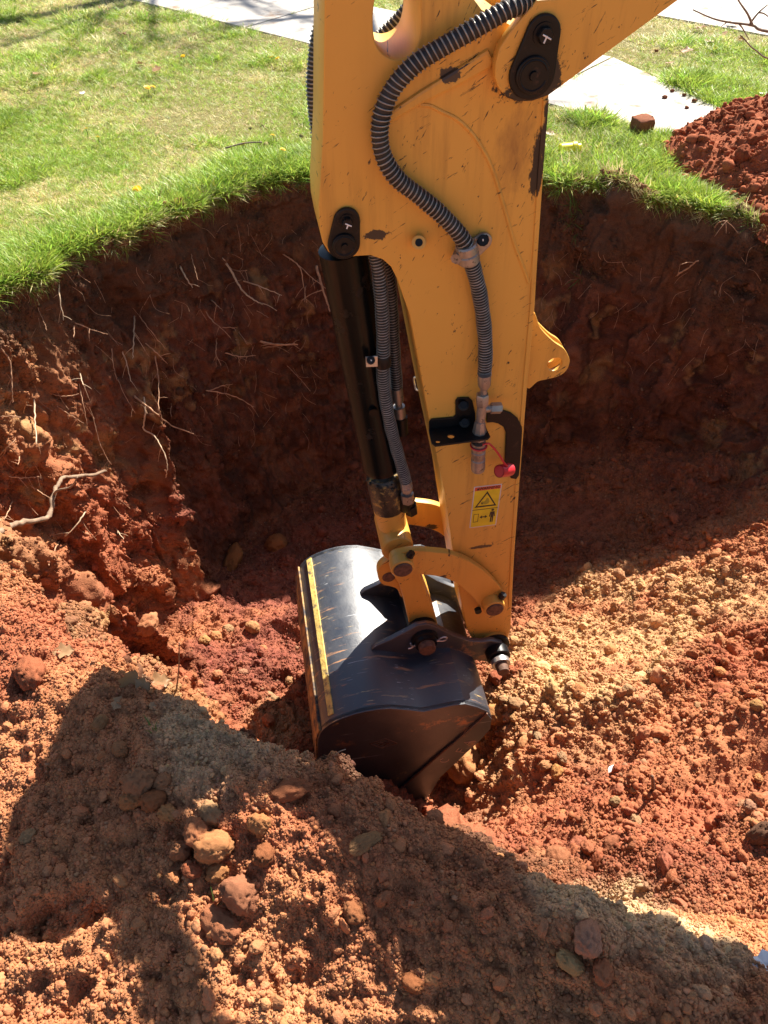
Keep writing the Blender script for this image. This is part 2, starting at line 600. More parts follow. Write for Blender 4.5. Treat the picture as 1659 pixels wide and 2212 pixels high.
# ribs and scoops that the bucket teeth left down the walls
TD = TH[:, None] + 9 * (1 - sW) - 9
ribs = np.zeros((NT, NR))
for c, wdt, amp in ((136, 2.6, .17), (199, 3.2, .19), (206, 2.2, -.06), (192, 2.4, -.05), (171, 2.2, .05), (178, 3.0, .05), (216, 4, .06), (125, 3, .03), (104, 3, .03), (60, 3, .04), (52, 4, .16), (42, 3.5, .05), (34, 3, .08), (188, 2.2, .04), (140, 2.5, .035)):
    drift = 30 * (1 - sW) if c == 136 else 0 * sW
    d = (TH[:, None] - drift - c + 180) % 360 - 180
    ribs += amp * np.exp(-(d / wdt) ** 2) * ((1 - smooth01(.5, .8, sW)) if c == 136 else 1.0)
ribs += -.27 * np.exp(-(((TH[:, None] - 181 + 180) % 360 - 180) / 8) ** 2)
lowm = 1 - .45 * smooth01(.4, 1, sW)
R_ -= ribs * wallm * lowm
Pn = np.stack([PC[0] + R_ * np.cos(thr), PC[1] + R_ * np.sin(thr), Z_], -1)


def grid_normals(G):
    dt = np.roll(G, -1, 0) - np.roll(G, 1, 0)
    dr = np.gradient(G, axis=1)
    n = np.cross(dr, dt)
    return n / (np.linalg.norm(n, axis=-1, keepdims=True) + 1e-9)


NRM = grid_normals(Pn)
flat = Pn.reshape(-1, 3).astype(np.float64)
nf = NRM.reshape(-1, 3)
act = (np.arange(NR) < iR + NO1 + 2)[None, :].repeat(NT, 0).ravel()
thf = np.repeat(TH, NR)
sWf = (sW * np.ones((NT, 1))).ravel()
idxf = np.tile(np.arange(NR), NT)
steep = np.clip((RR - RF), 0, 2)
steepf = np.repeat(1 - smooth01(.75, 1.2, steep), NR)             # 1 on the upright walls, 0 on the right-hand ramp
wallf = wallm.ravel() * steepf
nearf = np.repeat(near, NR) * (idxf >= iR - 25)
lawnf = (idxf >= iR + 2) * (1 - np.repeat(near, NR))
floorf = np.clip(1 - wallf - (nearf > 0) - lawnf, 0, 1)
floorf *= (idxf < iR + 2)
rampf = floorf * (idxf > iF - 20)

# footprints and scoops in the near spoil
dz = np.zeros(len(flat))
for px, py, ru, rv, ang, dep in ((135, 1985, .10, .042, 8, .05), (655, 2075, .055, .085, -15, .026), (100, 2160, .10, .05, 15, .022), (330, 1880, .10, .08, 0, .02), (1420, 1880, .05, .1, 0, .02)):
    c = at_z(px, py, .03)
    a = rad(ang)
    du = (flat[:, 0] - c[0]) * math.cos(a) + (flat[:, 1] - c[1]) * math.sin(a)
    dv = -(flat[:, 0] - c[0]) * math.sin(a) + (flat[:, 1] - c[1]) * math.cos(a)
    fb_ = vnoise(flat * 22, 55)
    q = np.sqrt((du / ru) ** 2 + (dv / rv) ** 2) + .25 * fb_
    dz += nearf * (-dep * (1 - smooth01(.75, 1.1, q)) + dep * .12 * np.exp(-((q - 1.3) / .2) ** 2)) * (1 + .5 * fb_)
# humps of the near spoil
for px, py, r, h in ((470, 1610, .16, .03), (700, 1760, .13, .02), (1250, 1990, .12, .03), (560, 1745, .05, .025), (1000, 2050, .2, .025), (1450, 2120, .15, .03)):
    c = at_z(px, py, .07)
    d = np.hypot(flat[:, 0] - c[0], flat[:, 1] - c[1])
    dz += nearf * h * np.exp(-(d / r) ** 2)
flat[:, 2] += dz

for px, py, r, h in ((1320, 425, .16, .11), (1590, 470, .10, .06), (1450, 465, .08, .03)):
    c = at_z(px, py, .03)
    d = np.hypot(flat[:, 0] - c[0], flat[:, 1] - c[1])
    flat[:, 2] += h * np.exp(-(d / r) ** 2) * (idxf > iR - 60)
for (x0, y0, z0), (x1, y1, z1), h, w_ in (((1210, 1840, -.75), (1680, 1565, -.42), .17, .12), ((1430, 1960, -.35), (1680, 1880, -.25), .11, .09), ((1480, 1600, -.6), (1680, 1480, -.5), .05, .08)):
    p0 = at_z(x0, y0, z0); p1 = at_z(x1, y1, z1)
    d = p1[:2] - p0[:2]; L_ = d @ d
    t_ = np.clip(((flat[:, 0] - p0[0]) * d[0] + (flat[:, 1] - p0[1]) * d[1]) / L_, 0, 1)
    dd_ = np.hypot(flat[:, 0] - p0[0] - t_ * d[0], flat[:, 1] - p0[1] - t_ * d[1])
    flat[:, 2] += h * np.exp(-(dd_ / w_) ** 2) * (idxf < iR - 10)
disp = np.zeros(len(flat))
a_ = act
q = flat[a_]
leftw = (smooth01(150, 168, thf) * (1 - smooth01(232, 245, thf)))[act]
wl, ne, fl, rm = wallf[a_], (nearf * (idxf > iR - 20))[a_], floorf[a_], rampf[a_]
big = fbm(q * 2.6, 3, 5)
wq = q + .016 * np.stack([vnoise(q * 30, 33), vnoise(q * 30, 34), vnoise(q * 30, 35)], -1) + .005 * np.stack([vnoise(q * 95, 36), vnoise(q * 95, 37), vnoise(q * 95, 38)], -1)
c0, v0 = clods(q / .26, 40)
turb = np.abs(vnoise(q * 24, 64)) + .5 * np.abs(vnoise(q * 52, 65)) + .3 * np.abs(vnoise(q * 100, 66))
c1, v1 = clods(wq / .17, 41)
c2, v2 = clods(wq / .075, 43)
c3, v3 = clods(wq / .034, 47)
c4, v4 = clods(wq / .019, 49)
flw = fl * (1 - smooth01(-1.45, -1.3, q[:, 2])) * (q[:, 0] < .1)
disp_a = flw * .07 * c0 * smooth01(.35, .8, v0) + wl * (.085 * fbm(q * np.array([5, 5, 2.4]), 5, 21, .55) - .05 * smooth01(.1, .35, fbm(q * np.array([3.2, 3.2, 6]), 3, 23))) + fl * .06 * big + ne * .02 * fbm(q * 5, 3, 31)
rough = fbm(q * 3.1, 3, 61)
rghm = smooth01(-.35, .35, rough)
fine = fbm(q * 38, 3, 63)
disp_a += fl * (.055 * c1 * smooth01(.45, .9, v1) * rghm + .021 * c2 * smooth01(.3, .9, v2) * (.15 + .85 * rghm) + .011 * c3 * (.4 + .6 * rghm) + .005 * c4 + .008 * fine - .022 * turb)
disp_a += ne * (.014 * c2 * smooth01(.45, .95, v2) * rghm + .011 * c3 * smooth01(.2, .9, v3) * (.35 + .65 * rghm) + .005 * c4 + .005 * fine - .022 * turb)
crum = np.clip(smooth01(-.1, .35, fbm(q * np.array([6, 6, 3.5]), 3, 71)) + .75 * leftw * smooth01(-.3, .1, fbm(q * 5.5, 2, 73)), 0, 1)
disp_a += wl * leftw * (.075 * c1 * smooth01(.3, .9, v1) + .06 * fbm(q * np.array([9, 9, 5]), 4, 75) + .035 * fbm(q * np.array([20, 20, 2.2]), 3, 76) + .008 * fine)
disp_a += wl * (.022 * c2 * crum * smooth01(.3, .9, v2) + .010 * c3 * crum + .004 * c4 * crum)
groove = fbm(q * np.array([26, 26, 2.0]), 3, 81)
disp_a += wl * (.030 * groove * (1 - .5 * crum) - .014 * turb)
disp[a_] = disp_a
# keep the lawn itself calm but uneven
disp += lawnf * .012 * np.clip(vnoise(flat * 1.7, 91), -1, 1)
flat += nf * disp[:, None]
# ragged turf edge
edge = np.exp(-((idxf - iR) / 10.0) ** 2) * (1 - np.repeat(near, NR))
radial = np.stack([np.cos(np.radians(thf)), np.sin(np.radians(thf)), 0 * thf], -1)
flat += radial * (edge * .05 * fbm(np.stack([thf * .16, thf * 0, thf * 0], -1), 4, 101))[:, None]
PG = flat.reshape(NT, NR, 3)

# soil colours: what each bit of earth is, plus shade painted into far wall and floor
RED = np.array([.30, .098, .050]); TAN = np.array([.58, .37, .175]); BRN = np.array([.195, .098, .055]); DRK = np.array([.085, .045, .030]); ORG = np.array([.40, .165, .075]); PUR = np.array([.215, .075, .045])
colf = np.zeros((len(flat), 3), np.float32) + RED
mix1 = np.zeros(len(flat)); mix2 = np.zeros(len(flat))
mix1[a_] = fbm(q * 3.3, 4, 111)
mix2[a_] = fbm(q * 9.0, 4, 121)


def lay(m, c):
    global colf
    m = np.clip(m, 0, 1)[:, None]
    colf = colf * (1 - m) + c * m


lay(smooth01(-.2, .45, mix1) * .55, ORG)
farw = (1 - smooth01(146, 168, thf)) + smooth01(300, 360, thf)  # far side of the pit: its shade is painted in as darker earth
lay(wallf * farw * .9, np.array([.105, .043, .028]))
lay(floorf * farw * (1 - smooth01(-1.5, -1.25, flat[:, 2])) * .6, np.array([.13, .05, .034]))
lay(smooth01(.05, .5, -mix2) * .5, PUR)
# dark topsoil under the turf, brown below it
zf_ = flat[:, 2]
lay(wallf * farw * smooth01(.05, .3, mix2) * .6, np.array([.055, .026, .020]))  # dark blotches on the far wall, painted shade of its cracks
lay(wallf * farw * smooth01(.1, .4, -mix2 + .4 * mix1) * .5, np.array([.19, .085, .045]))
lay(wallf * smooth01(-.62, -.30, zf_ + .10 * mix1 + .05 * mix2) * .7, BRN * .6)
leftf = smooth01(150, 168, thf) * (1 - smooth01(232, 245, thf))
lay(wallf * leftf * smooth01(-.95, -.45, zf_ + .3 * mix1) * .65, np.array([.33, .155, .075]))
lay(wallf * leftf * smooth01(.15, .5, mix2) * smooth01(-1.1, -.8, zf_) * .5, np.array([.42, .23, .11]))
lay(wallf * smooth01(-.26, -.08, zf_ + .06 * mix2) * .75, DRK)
lay(wallf * smooth01(.1, .4, mix2 + .5 * mix1) * smooth01(-1.15, -.8, zf_) * (1 - smooth01(-.5, -.3, zf_)) * .7, np.array([.33, .18, .08]))


def patch(x, y, r, amt, c, sel, z=0.0, jit=.5):
    d = np.hypot(flat[:, 0] - x, flat[:, 1] - y) / r + 1.3 * jit * mix2 + .6 * mix1
    lay(sel * amt * (1 - smooth01(.35, 1.25, d)), c)


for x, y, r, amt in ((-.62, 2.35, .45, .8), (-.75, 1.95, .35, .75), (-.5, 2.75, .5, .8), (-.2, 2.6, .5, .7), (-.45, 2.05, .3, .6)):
    patch(x, y, r, amt, np.array([.20, .066, .046]), np.maximum(floorf, wallf * (zf_ < -1.1)))  # maroon soil, darkened further to paint shade onto the floor left of the bucket
# near spoil: red-brown, sandy where the clean sand was thrown
lay(nearf * .85, np.array([.42, .175, .080]))
lay(nearf * smooth01(0, .5, mix1) * .5, np.array([.50, .235, .108]))
lay(nearf * smooth01(.1, .55, -mix1) * .45, np.array([.32, .115, .055]))
for px, py, r, amt in ((480, 1590, .15, .6), (400, 1530, .10, .35), (600, 1660, .10, .35), (1300, 1935, .14, .8), (1450, 1990, .12, .75), (1190, 1900, .08, .6), (1540, 2030, .08, .5)):
    c = at_z(px, py, .1)
    patch(c[0], c[1], r, amt, np.array([.56, .38, .21]), np.maximum(nearf, (idxf > iR - 60) * np.repeat(near, NR)))
for px, py, r, amt in ((60, 1400, .22, .8), (170, 1370, .16, .7), (40, 1500, .12, .5), (620, 1790, .14, .4), (560, 1860, .1, .4)):
    c = at_z(px, py, .05)
    patch(c[0], c[1], r, amt, RED * 1.05, np.maximum(nearf, (idxf > iR - 60) * np.repeat(near, NR)))
# pit floor: ochre sand on the right and by the bucket
for x, y, r, amt in ((.85, 1.95, .38, .55), (1.25, 2.05, .33, .5), (.55, 1.65, .22, .5), (-.42, 1.75, .16, .85), (.75, 1.5, .25, .3), (1.1, 2.35, .22, .3), (.35, 1.35, .22, .35)):
    patch(x, y, r, amt, TAN, floorf)
lay(lawnf, np.array([.17, .15, .062]))
edge2 = np.exp(-((idxf - iR) / 16.0) ** 2) * (1 - np.repeat(near, NR))
lay(edge2 * .7, np.array([.17, .10, .06]))
val = np.ones(len(flat)); val[a_] = .86 + .28 * v3
colf *= val[:, None]
CG = colf.reshape(NT, NR, 3)


def sheet(name, ti, r0, r1, kind='structure'):
    """cells between theta columns ti (index list, consecutive) and rings r0..r1"""
    ti = np.asarray(ti)
    closed = len(ti) == NT
    k = len(ti)
    m = r1 - r0 + 1
    V = PG[ti, r0:r1 + 1].reshape(-1, 3)
    C = CG[ti, r0:r1 + 1].reshape(-1, 3)
    i = np.arange(k if closed else k - 1)[:, None]
    j = np.arange(m - 1)[None, :]
    i2 = (i + 1) % k
    F = np.stack([i * m + j, i * m + j + 1, i2 * m + j + 1, i2 * m + j], -1).reshape(-1, 4)
    o = mesh_np(name, V, F, M['soil'])
    at = o.data.attributes.new('col', 'FLOAT_COLOR', 'POINT')
    at.data.foreach_set('color', np.concatenate([C, np.ones((len(C), 1))], 1).astype(np.float32).ravel())
    o['kind'] = kind
    return o


allc = np.arange(NT)
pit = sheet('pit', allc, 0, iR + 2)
i0 = int(np.searchsorted(TH, 212)); i1 = int(np.searchsorted(TH, 308))
mound = sheet('spoil_bank', np.arange(i0, i1 + 1), iR + 2, NR - 1)
lawn = sheet('lawn', np.concatenate([np.arange(i1, NT), np.arange(0, i0 + 1)]), iR + 2, NR - 1)

# a coarse copy in memory, only for finding where things stand on the ground
cs = PG[::3, :iR + NO1:3]
kt, kr = cs.shape[:2]
ii = np.arange(kt)[:, None]; jj = np.arange(kr - 1)[None, :]
FB = np.stack([ii * kr + jj, ii * kr + jj + 1, ((ii + 1) % kt) * kr + jj + 1, ((ii + 1) % kt) * kr + jj], -1).reshape(-1, 4)
BVH = BVHTree.FromPolygons([tuple(v) for v in cs.reshape(-1, 3)], [tuple(int(k) for k in f) for f in FB])


def hit(x, y):
    r = ray(x, y)
    h = BVH.ray_cast(EYE, Vector(r).normalized())
    if h[0] is None:
        return Vector(at_z(x, y, 0)), Vector((0, 0, 1))
    n = h[1]
    if n.dot(Vector(r)) > 0: n = -n
    return h[0], n


def ground(x, y):
    h = BVH.ray_cast(Vector((x, y, 3)), Vector((0, 0, -1)))
    return h[0].z if h[0] is not None else 0.0


def pxm(p):                                   # metres per photograph pixel at a point
    d = Vector(p) - EYE
    return (d.y * math.cos(PITCH) - d.z * math.sin(PITCH)) / FPX


# ------------------------------------------------------------------ scatter helper (crumbs, grass)
def scatter(name, pts, rot, scl, col, templates, kind='stuff'):
    me = bpy.data.meshes.new(name)
    me.vertices.add(len(pts))
    me.vertices.foreach_set('co', np.asarray(pts, np.float32).ravel())
    for nm, typ, key, arr in (('rot', 'FLOAT_VECTOR', 'vector', rot), ('scl', 'FLOAT_VECTOR', 'vector', scl), ('col', 'FLOAT_COLOR', 'color', col)):
        a = me.attributes.new(nm, typ, 'POINT')
        a.data.foreach_set(key, np.asarray(arr, np.float32).ravel())
    a = me.attributes.new('pick', 'INT', 'POINT')
    a.data.foreach_set('value', RNG.integers(0, len(templates), len(pts)).astype(np.int32))
    o = link_mesh(name, me, None)
    o['kind'] = kind
    cl = bpy.data.collections.new(name + '_templates')
    for t in templates: cl.objects.link(t)
    g = bpy.data.node_groups.new(name + '_nodes', 'GeometryNodeTree')
    g.interface.new_socket('Geometry', in_out='INPUT', socket_type='NodeSocketGeometry')
    g.interface.new_socket('Geometry', in_out='OUTPUT', socket_type='NodeSocketGeometry')
    gi = g.nodes.new('NodeGroupInput'); go = g.nodes.new('NodeGroupOutput')
    ci = g.nodes.new('GeometryNodeCollectionInfo')
    ci.inputs['Collection'].default_value = cl
    ci.inputs['Separate Children'].default_value = True
    ci.inputs['Reset Children'].default_value = True
    ip = g.nodes.new('GeometryNodeInstanceOnPoints')
    ip.inputs['Pick Instance'].default_value = True

    def na(nm, dt):
        n = g.nodes.new('GeometryNodeInputNamedAttribute')
        n.data_type = dt
        n.inputs['Name'].default_value = nm
        return n.outputs['Attribute']
    er = g.nodes.new('FunctionNodeEulerToRotation')
    g.links.new(na('rot', 'FLOAT_VECTOR'), er.inputs[0])
    g.links.new(gi.outputs[0], ip.inputs['Points'])
    g.links.new(ci.outputs[0], ip.inputs['Instance'])
    g.links.new(na('pick', 'INT'), ip.inputs['Instance Index'])
    g.links.new(er.outputs[0], ip.inputs['Rotation'])
    g.links.new(na('scl', 'FLOAT_VECTOR'), ip.inputs['Scale'])
    g.links.new(ip.outputs[0], go.inputs[0])
    md = o.modifiers.new('scatter', 'NODES')
    md.node_group = g
    return o


def ico(sub, seed, amp, freq, squash=(1, 1, 1), mat=None, name='clod', lump=0.0, fine=0.0):
    bm = bmesh.new()
    bmesh.ops.create_icosphere(bm, subdivisions=sub, radius=1)
    me = bpy.data.meshes.new(name)
    bm.to_mesh(me); bm.free()
    v = np.zeros(len(me.vertices) * 3, np.float32)
    me.vertices.foreach_get('co', v)
    v = v.reshape(-1, 3).astype(np.float64)
    d = 1 + amp * fbm(v * freq + seed * 7.7, 4, seed)
    if lump:
        d += lump * clods(v * 3.2 + seed * 3.1, seed)[0]
    # a few flattened facets, as broken clods have
    rg = np.random.default_rng(seed)
    for _ in range(5):
        n = rg.normal(size=3); n /= np.linalg.norm(n)
        h = v @ n
        cap = .72 + .2 * rg.random()
        d = np.where(h * d > cap, d * (cap / np.maximum(h * d, 1e-3)) ** .8, d)
    if fine:
        v2_ = v + .12 * np.stack([vnoise(v * 4, seed), vnoise(v * 4, seed + 1), vnoise(v * 4, seed + 2)], -1)
        d += fine * clods(v2_ * 4.5 + seed, seed + 9)[0] + .5 * fine * clods(v2_ * 10 + seed, seed + 10)[0] + fine * .6 * fbm(v * 9, 3, seed + 5)
    v = v * d[:, None] * np.array(squash)
    me.vertices.foreach_set('co', v.astype(np.float32).ravel())
    me.polygons.foreach_set('use_smooth', np.ones(len(me.polygons), dtype=bool))
    me.update()
    if mat: me.materials.append(mat)
    return me

# ------------------------------------------------------------------ pavement, road, verge
def slab_box(name, quad, z0, z1, mat, parent, bev=.004):
    bm = bmesh.new()
    o = origin_of(parent) if parent is not None else Vector((0, 0, 0))
    vb = [bm.verts.new(Vector((x, y, z0)) - o) for x, y in quad]
    vt = [bm.verts.new(Vector((x, y, z1)) - o) for x, y in quad]
    k = len(quad)
    bm.faces.new(vt); bm.faces.new(vb[::-1])
    for i in range(k):
        bm.faces.new((vb[i], vb[(i + 1) % k], vt[(i + 1) % k], vt[i]))
    bmesh.ops.recalc_face_normals(bm, faces=bm.faces)
    if bev:
        bmesh.ops.bevel(bm, geom=list(bm.edges), offset=bev, segments=2, affect='EDGES', profile=.6)
    me = bpy.data.meshes.new(name)
    bm.to_mesh(me); bm.free()
    return link_mesh(name, me, mat, parent)


SD = np.array([.7765, -.63]); SN = np.array([.63, .7765]); S0 = np.array([1.64, 4.56])
walk = empty('sidewalk', (0.0, 6.4, 0))
walk['kind'] = 'structure'
walk_quads = []


def sq(s, n): return tuple(S0 + SD * s + SN * n)


walk_quads.append([sq(-.97, 0), sq(.06, -.02), (2.03, 4.93), sq(-.97, 1.06)])
walk_quads.append([sq(.075, -.02), sq(1.3, -.05), sq(1.2, .5), (2.04, 4.91)])
for k in range(6):
    s1 = -.985 - 1.23 * k
    walk_quads.append([sq(s1 - 1.215, 0), sq(s1, 0), sq(s1, 1.06), sq(s1 - 1.215, 1.06)])
for q_ in walk_quads:
    slab_box('slab', q_, -.09, .014, M['concrete'], walk)
road = slab_box('road', [sq(-30, 2.25), sq(30, 2.25), sq(30, 9), sq(-30, 9)], -.1, .012, M['concrete'], None, 0)
road['kind'] = 'structure'


def inside(quads, x, y):
    m = np.zeros(len(x), bool)
    for q_ in quads:
        q_ = np.array(q_)
        c = np.ones(len(x), bool)
        k = len(q_)
        sgn = 0
        ar = sum(q_[i][0] * q_[(i + 1) % k][1] - q_[(i + 1) % k][0] * q_[i][1] for i in range(k))
        for i in range(k):
            a, b = q_[i], q_[(i + 1) % k]
            cr = (b[0] - a[0]) * (y - a[1]) - (b[1] - a[1]) * (x - a[0])
            c &= (cr * np.sign(ar) > 0)
        m |= c
    return m


# ------------------------------------------------------------------ dug earth heaped on the lawn at the far right
HC = np.array([2.60, 3.98]); HR = 1.12
nt_, nr_ = 300, 130
ta = np.linspace(0, 2 * math.pi, nt_, endpoint=False)[:, None]
ra = np.linspace(0.002, 1, nr_)[None, :]
edge_r = HR * (1 + .10 * np.sin(3 * ta + .4) + .06 * np.sin(7 * ta))
hx = HC[0] + edge_r * ra * np.cos(ta); hy = HC[1] + edge_r * ra * np.sin(ta)
hz = .40 * np.clip(1 - ra ** 1.25, 0, 1) - .015 + 0 * ta
hv = np.stack([hx, hy, hz], -1).reshape(-1, 3)
hc1, hv1 = clods(hv / .15, 141); hc2, hv2 = clods(hv / .07, 143); hc3, hv3 = clods(hv / .035, 145)
fade = np.repeat((1 - smooth01(.9, 1, ra)), nt_, 0).ravel()
hv[:, 2] += fade * (.04 * hc1 * smooth01(.5, .9, hv1) + .022 * hc2 * smooth01(.3, .9, hv2) + .012 * hc3 + .05 * fbm(hv * 4, 3, 147) + .012 * fbm(hv * 30, 3, 148))
hv[:, :2] += (.02 * np.stack([vnoise(hv * 20, 151), vnoise(hv * 20, 152)], -1)) * fade[:, None]
i = np.arange(nt_)[:, None]; j = np.arange(nr_ - 1)[None, :]
HF = np.stack([i * nr_ + j, i * nr_ + j + 1, ((i + 1) % nt_) * nr_ + j + 1, ((i + 1) % nt_) * nr_ + j], -1).reshape(-1, 4)
heap = mesh_np('earth_heap', hv, HF, M['soil'])
hcol = RED * .95 * (1 + .25 * fbm(hv * 6, 3, 149))[:, None]
at = heap.data.attributes.new('col', 'FLOAT_COLOR', 'POINT')
at.data.foreach_set('color', np.concatenate([hcol, np.ones((len(hcol), 1))], 1).astype(np.float32).ravel())
tag(heap, 'heap of freshly dug red earth lying on the lawn beyond the pit', 'earth heap')

# ------------------------------------------------------------------ loose crumbs of soil
NG = grid_normals(PG)
c00 = PG[:, :-1]; c01 = PG[:, 1:]; c10 = np.roll(PG, -1, 0)[:, :-1]; c11 = np.roll(PG, -1, 0)[:, 1:]
area = np.linalg.norm(np.cross(c01 - c00, c10 - c00), axis=-1)


def project(p):
    d = p - np.array(EYE)
    dep = d[..., 1] * math.cos(PITCH) - d[..., 2] * math.sin(PITCH)
    up = d[..., 1] * math.sin(PITCH) + d[..., 2] * math.cos(PITCH)
    dep = np.maximum(dep, .05)
    return CX + FPX * d[..., 0] / dep, CY - FPX * up / dep, dep


qx, qy, qd = project(c00)
inview = (qx > -260) & (qx < 1920) & (qy > -150) & (qy < 2420)
W2 = lambda a: a.reshape(NT, NR)[:, :-1]
nearW = W2(nearf * (idxf >= iR - 22)); wallW = W2(wallf); floorW = W2(floorf)
hiddenwall = W2((np.repeat(near, NR) > .5) * (thf > 240) * (thf < 279) * (idxf > iF + 10) * (idxf < iR - 80))
crumW = np.zeros(len(flat)); crumW[a_] = crum; crumW = W2(crumW)
rghW = np.zeros(len(flat)); rghW[a_] = rghm; rghW = W2(rghW)
inn = (np.arange(NR - 1) < iR + NO1)[None, :] * np.ones((NT, 1))
base_w = area * inview * inn * (1 - hiddenwall)
crumb_tpl = []
for k in range(9):
    me = ico(2, 300 + k, .42, 1.5, (1, .8 + .3 * random.random(), .65 + .3 * random.random()), M['crumb'], 'soil_crumb', lump=.18)
    crumb_tpl.append(bpy.data.objects.new('soil_crumb', me))

lump_tpl = []
for k in range(7):
    me = ico(4, 400 + k, .38, 1.6, (1, .75 + .3 * random.random(), .6 + .3 * random.random()), M['crumb'], 'soil_lump', lump=.16, fine=.16)
    lump_tpl.append(bpy.data.objects.new('soil_lump', me))


def crumbs(name, w, n, med, sig, lo, hi, light=0.0, sink=.25, tpl=None):
    w = (w * base_w).ravel()
    cdf = np.cumsum(w); cdf /= cdf[-1]
    k = np.searchsorted(cdf, RNG.random(n))
    k = np.clip(k, 0, len(w) - 1)
    ti, rj = np.divmod(k, NR - 1)
    a, b = RNG.random((2, n, 1))
    t2 = (ti + 1) % NT
    p = (PG[ti, rj] * (1 - a) + PG[t2, rj] * a) * (1 - b) + (PG[ti, rj + 1] * (1 - a) + PG[t2, rj + 1] * a) * b
    nn = NG[ti, rj]
    r = np.clip(np.exp(RNG.normal(math.log(med), sig, n)), lo, hi)
    p = p + nn * (r * (1 - 2 * sink) * .6)[:, None]
    rot = RNG.random((n, 3)) * 6.283
    scl = r[:, None] * (.8 + .4 * RNG.random((n, 3)))
    c = CG[ti, rj] * (.82 + .36 * RNG.random((n, 1))) * (1 + .035 * RNG.normal(size=(n, 3)))
    m = RNG.random((n, 1)) < light
    c = np.where(m, c * .6 + np.array([.40, .27, .16]) * .4, c)
    c = np.clip(c, .01, .8)
    return scatter(name, p, rot, scl, np.concatenate([c, np.ones((n, 1))], 1), [bpy.data.objects.new('soil_crumb', t.data) for t in (tpl or crumb_tpl)])


crumbs('loose_soil_on_bank', np.maximum(nearW, W2((np.repeat(near, NR) > .3) * (idxf > iR - 70) * (idxf < iR + 5)) * 1.0), 230000, .0015, .50, .0008, .0055, light=.05)
crumbs('loose_soil_in_pit', floorW * (.5 + rghW), 210000, .0023, .55, .0011, .010, light=.03)
crumbs('loose_soil_on_pit_wall', wallW * (.12 + crumW + 1.2 * W2(np.repeat(near, NR) * (idxf > iR - 110))), 125000, .0024, .55, .0012, .009, light=.02)
crumbs('loose_soil_on_turf_edge', W2(lawnf * np.exp(-((idxf - iR) / 45.0) ** 2) * (.15 + (np.abs(thf - 40) < 26))), 9000, .0042, .6, .0015, .02)
crumbs('soil_lumps_on_bank', nearW * (.1 + rghW), 700, .0065, .40, .004, .014, sink=.42, tpl=lump_tpl)
crumbs('soil_lumps_in_pit', floorW * (.05 + rghW ** 2), 3200, .0085, .50, .004, .028, sink=.42, tpl=lump_tpl)
crumbs('soil_lumps_on_pit_wall', wallW * (.02 + crumW), 2600, .008, .40, .004, .020, sink=.45, tpl=lump_tpl)
# crumbs on the heap
hn = 26000
hk = RNG.integers(0, len(hv), hn)
hs = np.clip(np.exp(RNG.normal(math.log(.0055), .6, hn)), .002, .028)
hcl = np.clip(hcol[hk] * (.75 + .5 * RNG.random((hn, 1))), .01, .8)
scatter('loose_soil_on_heap', hv[hk] + np.array([0, 0, 1]) * hs[:, None] * .2, RNG.random((hn, 3)) * 6.28, hs[:, None] * (.8 + .4 * RNG.random((hn, 3))), np.concatenate([hcl, np.ones((hn, 1))], 1), [bpy.data.objects.new('soil_crumb', t.data) for t in crumb_tpl])

# ------------------------------------------------------------------ grass
def tuft_mesh(seed, blades, spread, lean, width):
    rg = random.Random(seed)
    V, F = [], []
    for _ in range(blades):
        a = rg.random() * 6.283; r = spread * rg.random() ** .5
        bx, by = r * math.cos(a), r * math.sin(a)
        d = a + rg.uniform(-1.1, 1.1); l = lean * (.4 + rg.random()); h = .55 + .5 * rg.random()
        fx = rg.random() * 6.283; wx, wy = math.cos(fx) * width, math.sin(fx) * width
        b0 = len(V)
        for s, wd_ in ((0, .75), (.45, 1.0), (.8, .65)):
            x = bx + math.cos(d) * l * s ** 1.8; y = by + math.sin(d) * l * s ** 1.8; z = h * (s - .28 * l * s * s)
            V += [(x - wx * wd_, y - wy * wd_, z), (x + wx * wd_, y + wy * wd_, z)]
        V.append((bx + math.cos(d) * l, by + math.sin(d) * l, h * (1 - .28 * l)))
        F += [(b0, b0 + 1, b0 + 3, b0 + 2), (b0 + 2, b0 + 3, b0 + 5, b0 + 4), (b0 + 4, b0 + 5, b0 + 6)]
    me = bpy.data.meshes.new('grass_tuft')
    me.from_pydata(V, [], F)
    me.polygons.foreach_set('use_smooth', np.ones(len(F), dtype=bool))
    me.materials.append(M['grass'])
    return me


tufts = [tuft_mesh(k, 9, .33, .75, .024) for k in range(5)]
ng = 480000
u_ = RNG.random(ng)
gy = 2.2 / (1 - u_ * (1 - 2.2 / 13.0))             # denser close by
gx = RNG.uniform(-.62, .62, ng) * (gy * .96 + 1.0)
rr_ = np.hypot(gx - PC[0], gy - PC[1]); th_ = np.degrees(np.arctan2(gy - PC[1], gx - PC[0]))
rimr = np.interp(th_ % 360, np.concatenate([TH, [360]]), np.concatenate([np.linalg.norm(PG[:, iR, :2] - PC, axis=1), [np.linalg.norm(PG[0, iR, :2] - PC)]]))
nearg = np.interp(th_ % 360, np.concatenate([TH, [360]]), np.concatenate([near, [near[0]]]))
dr_ = rr_ - rimr
p3 = np.stack([gx, gy, 0 * gx], -1)
bare = fbm(p3 * 2.2, 3, 161)
keep = (dr_ > -.015) & (nearg < .05) & (th_ > 12) & (th_ < 206)
keep &= ~inside(walk_quads, gx, gy)
offn = (np.stack([gx, gy], -1) - S0) @ SN
keep &= offn < 2.24
hd = np.hypot(gx - HC[0], gy - HC[1])
keep &= hd > HR * (.98 + .12 * bare)
hump = at_z(1320, 425, .05)
keep &= np.hypot((gx - hump[0]) / .24, (gy - hump[1]) / .17) > 1 + .3 * bare
strip = (gx > 1.15) & (gx < 2.2) & (gy < 4.1)
keep &= ~(strip & (bare > .22) & (RNG.random(ng) < .8))
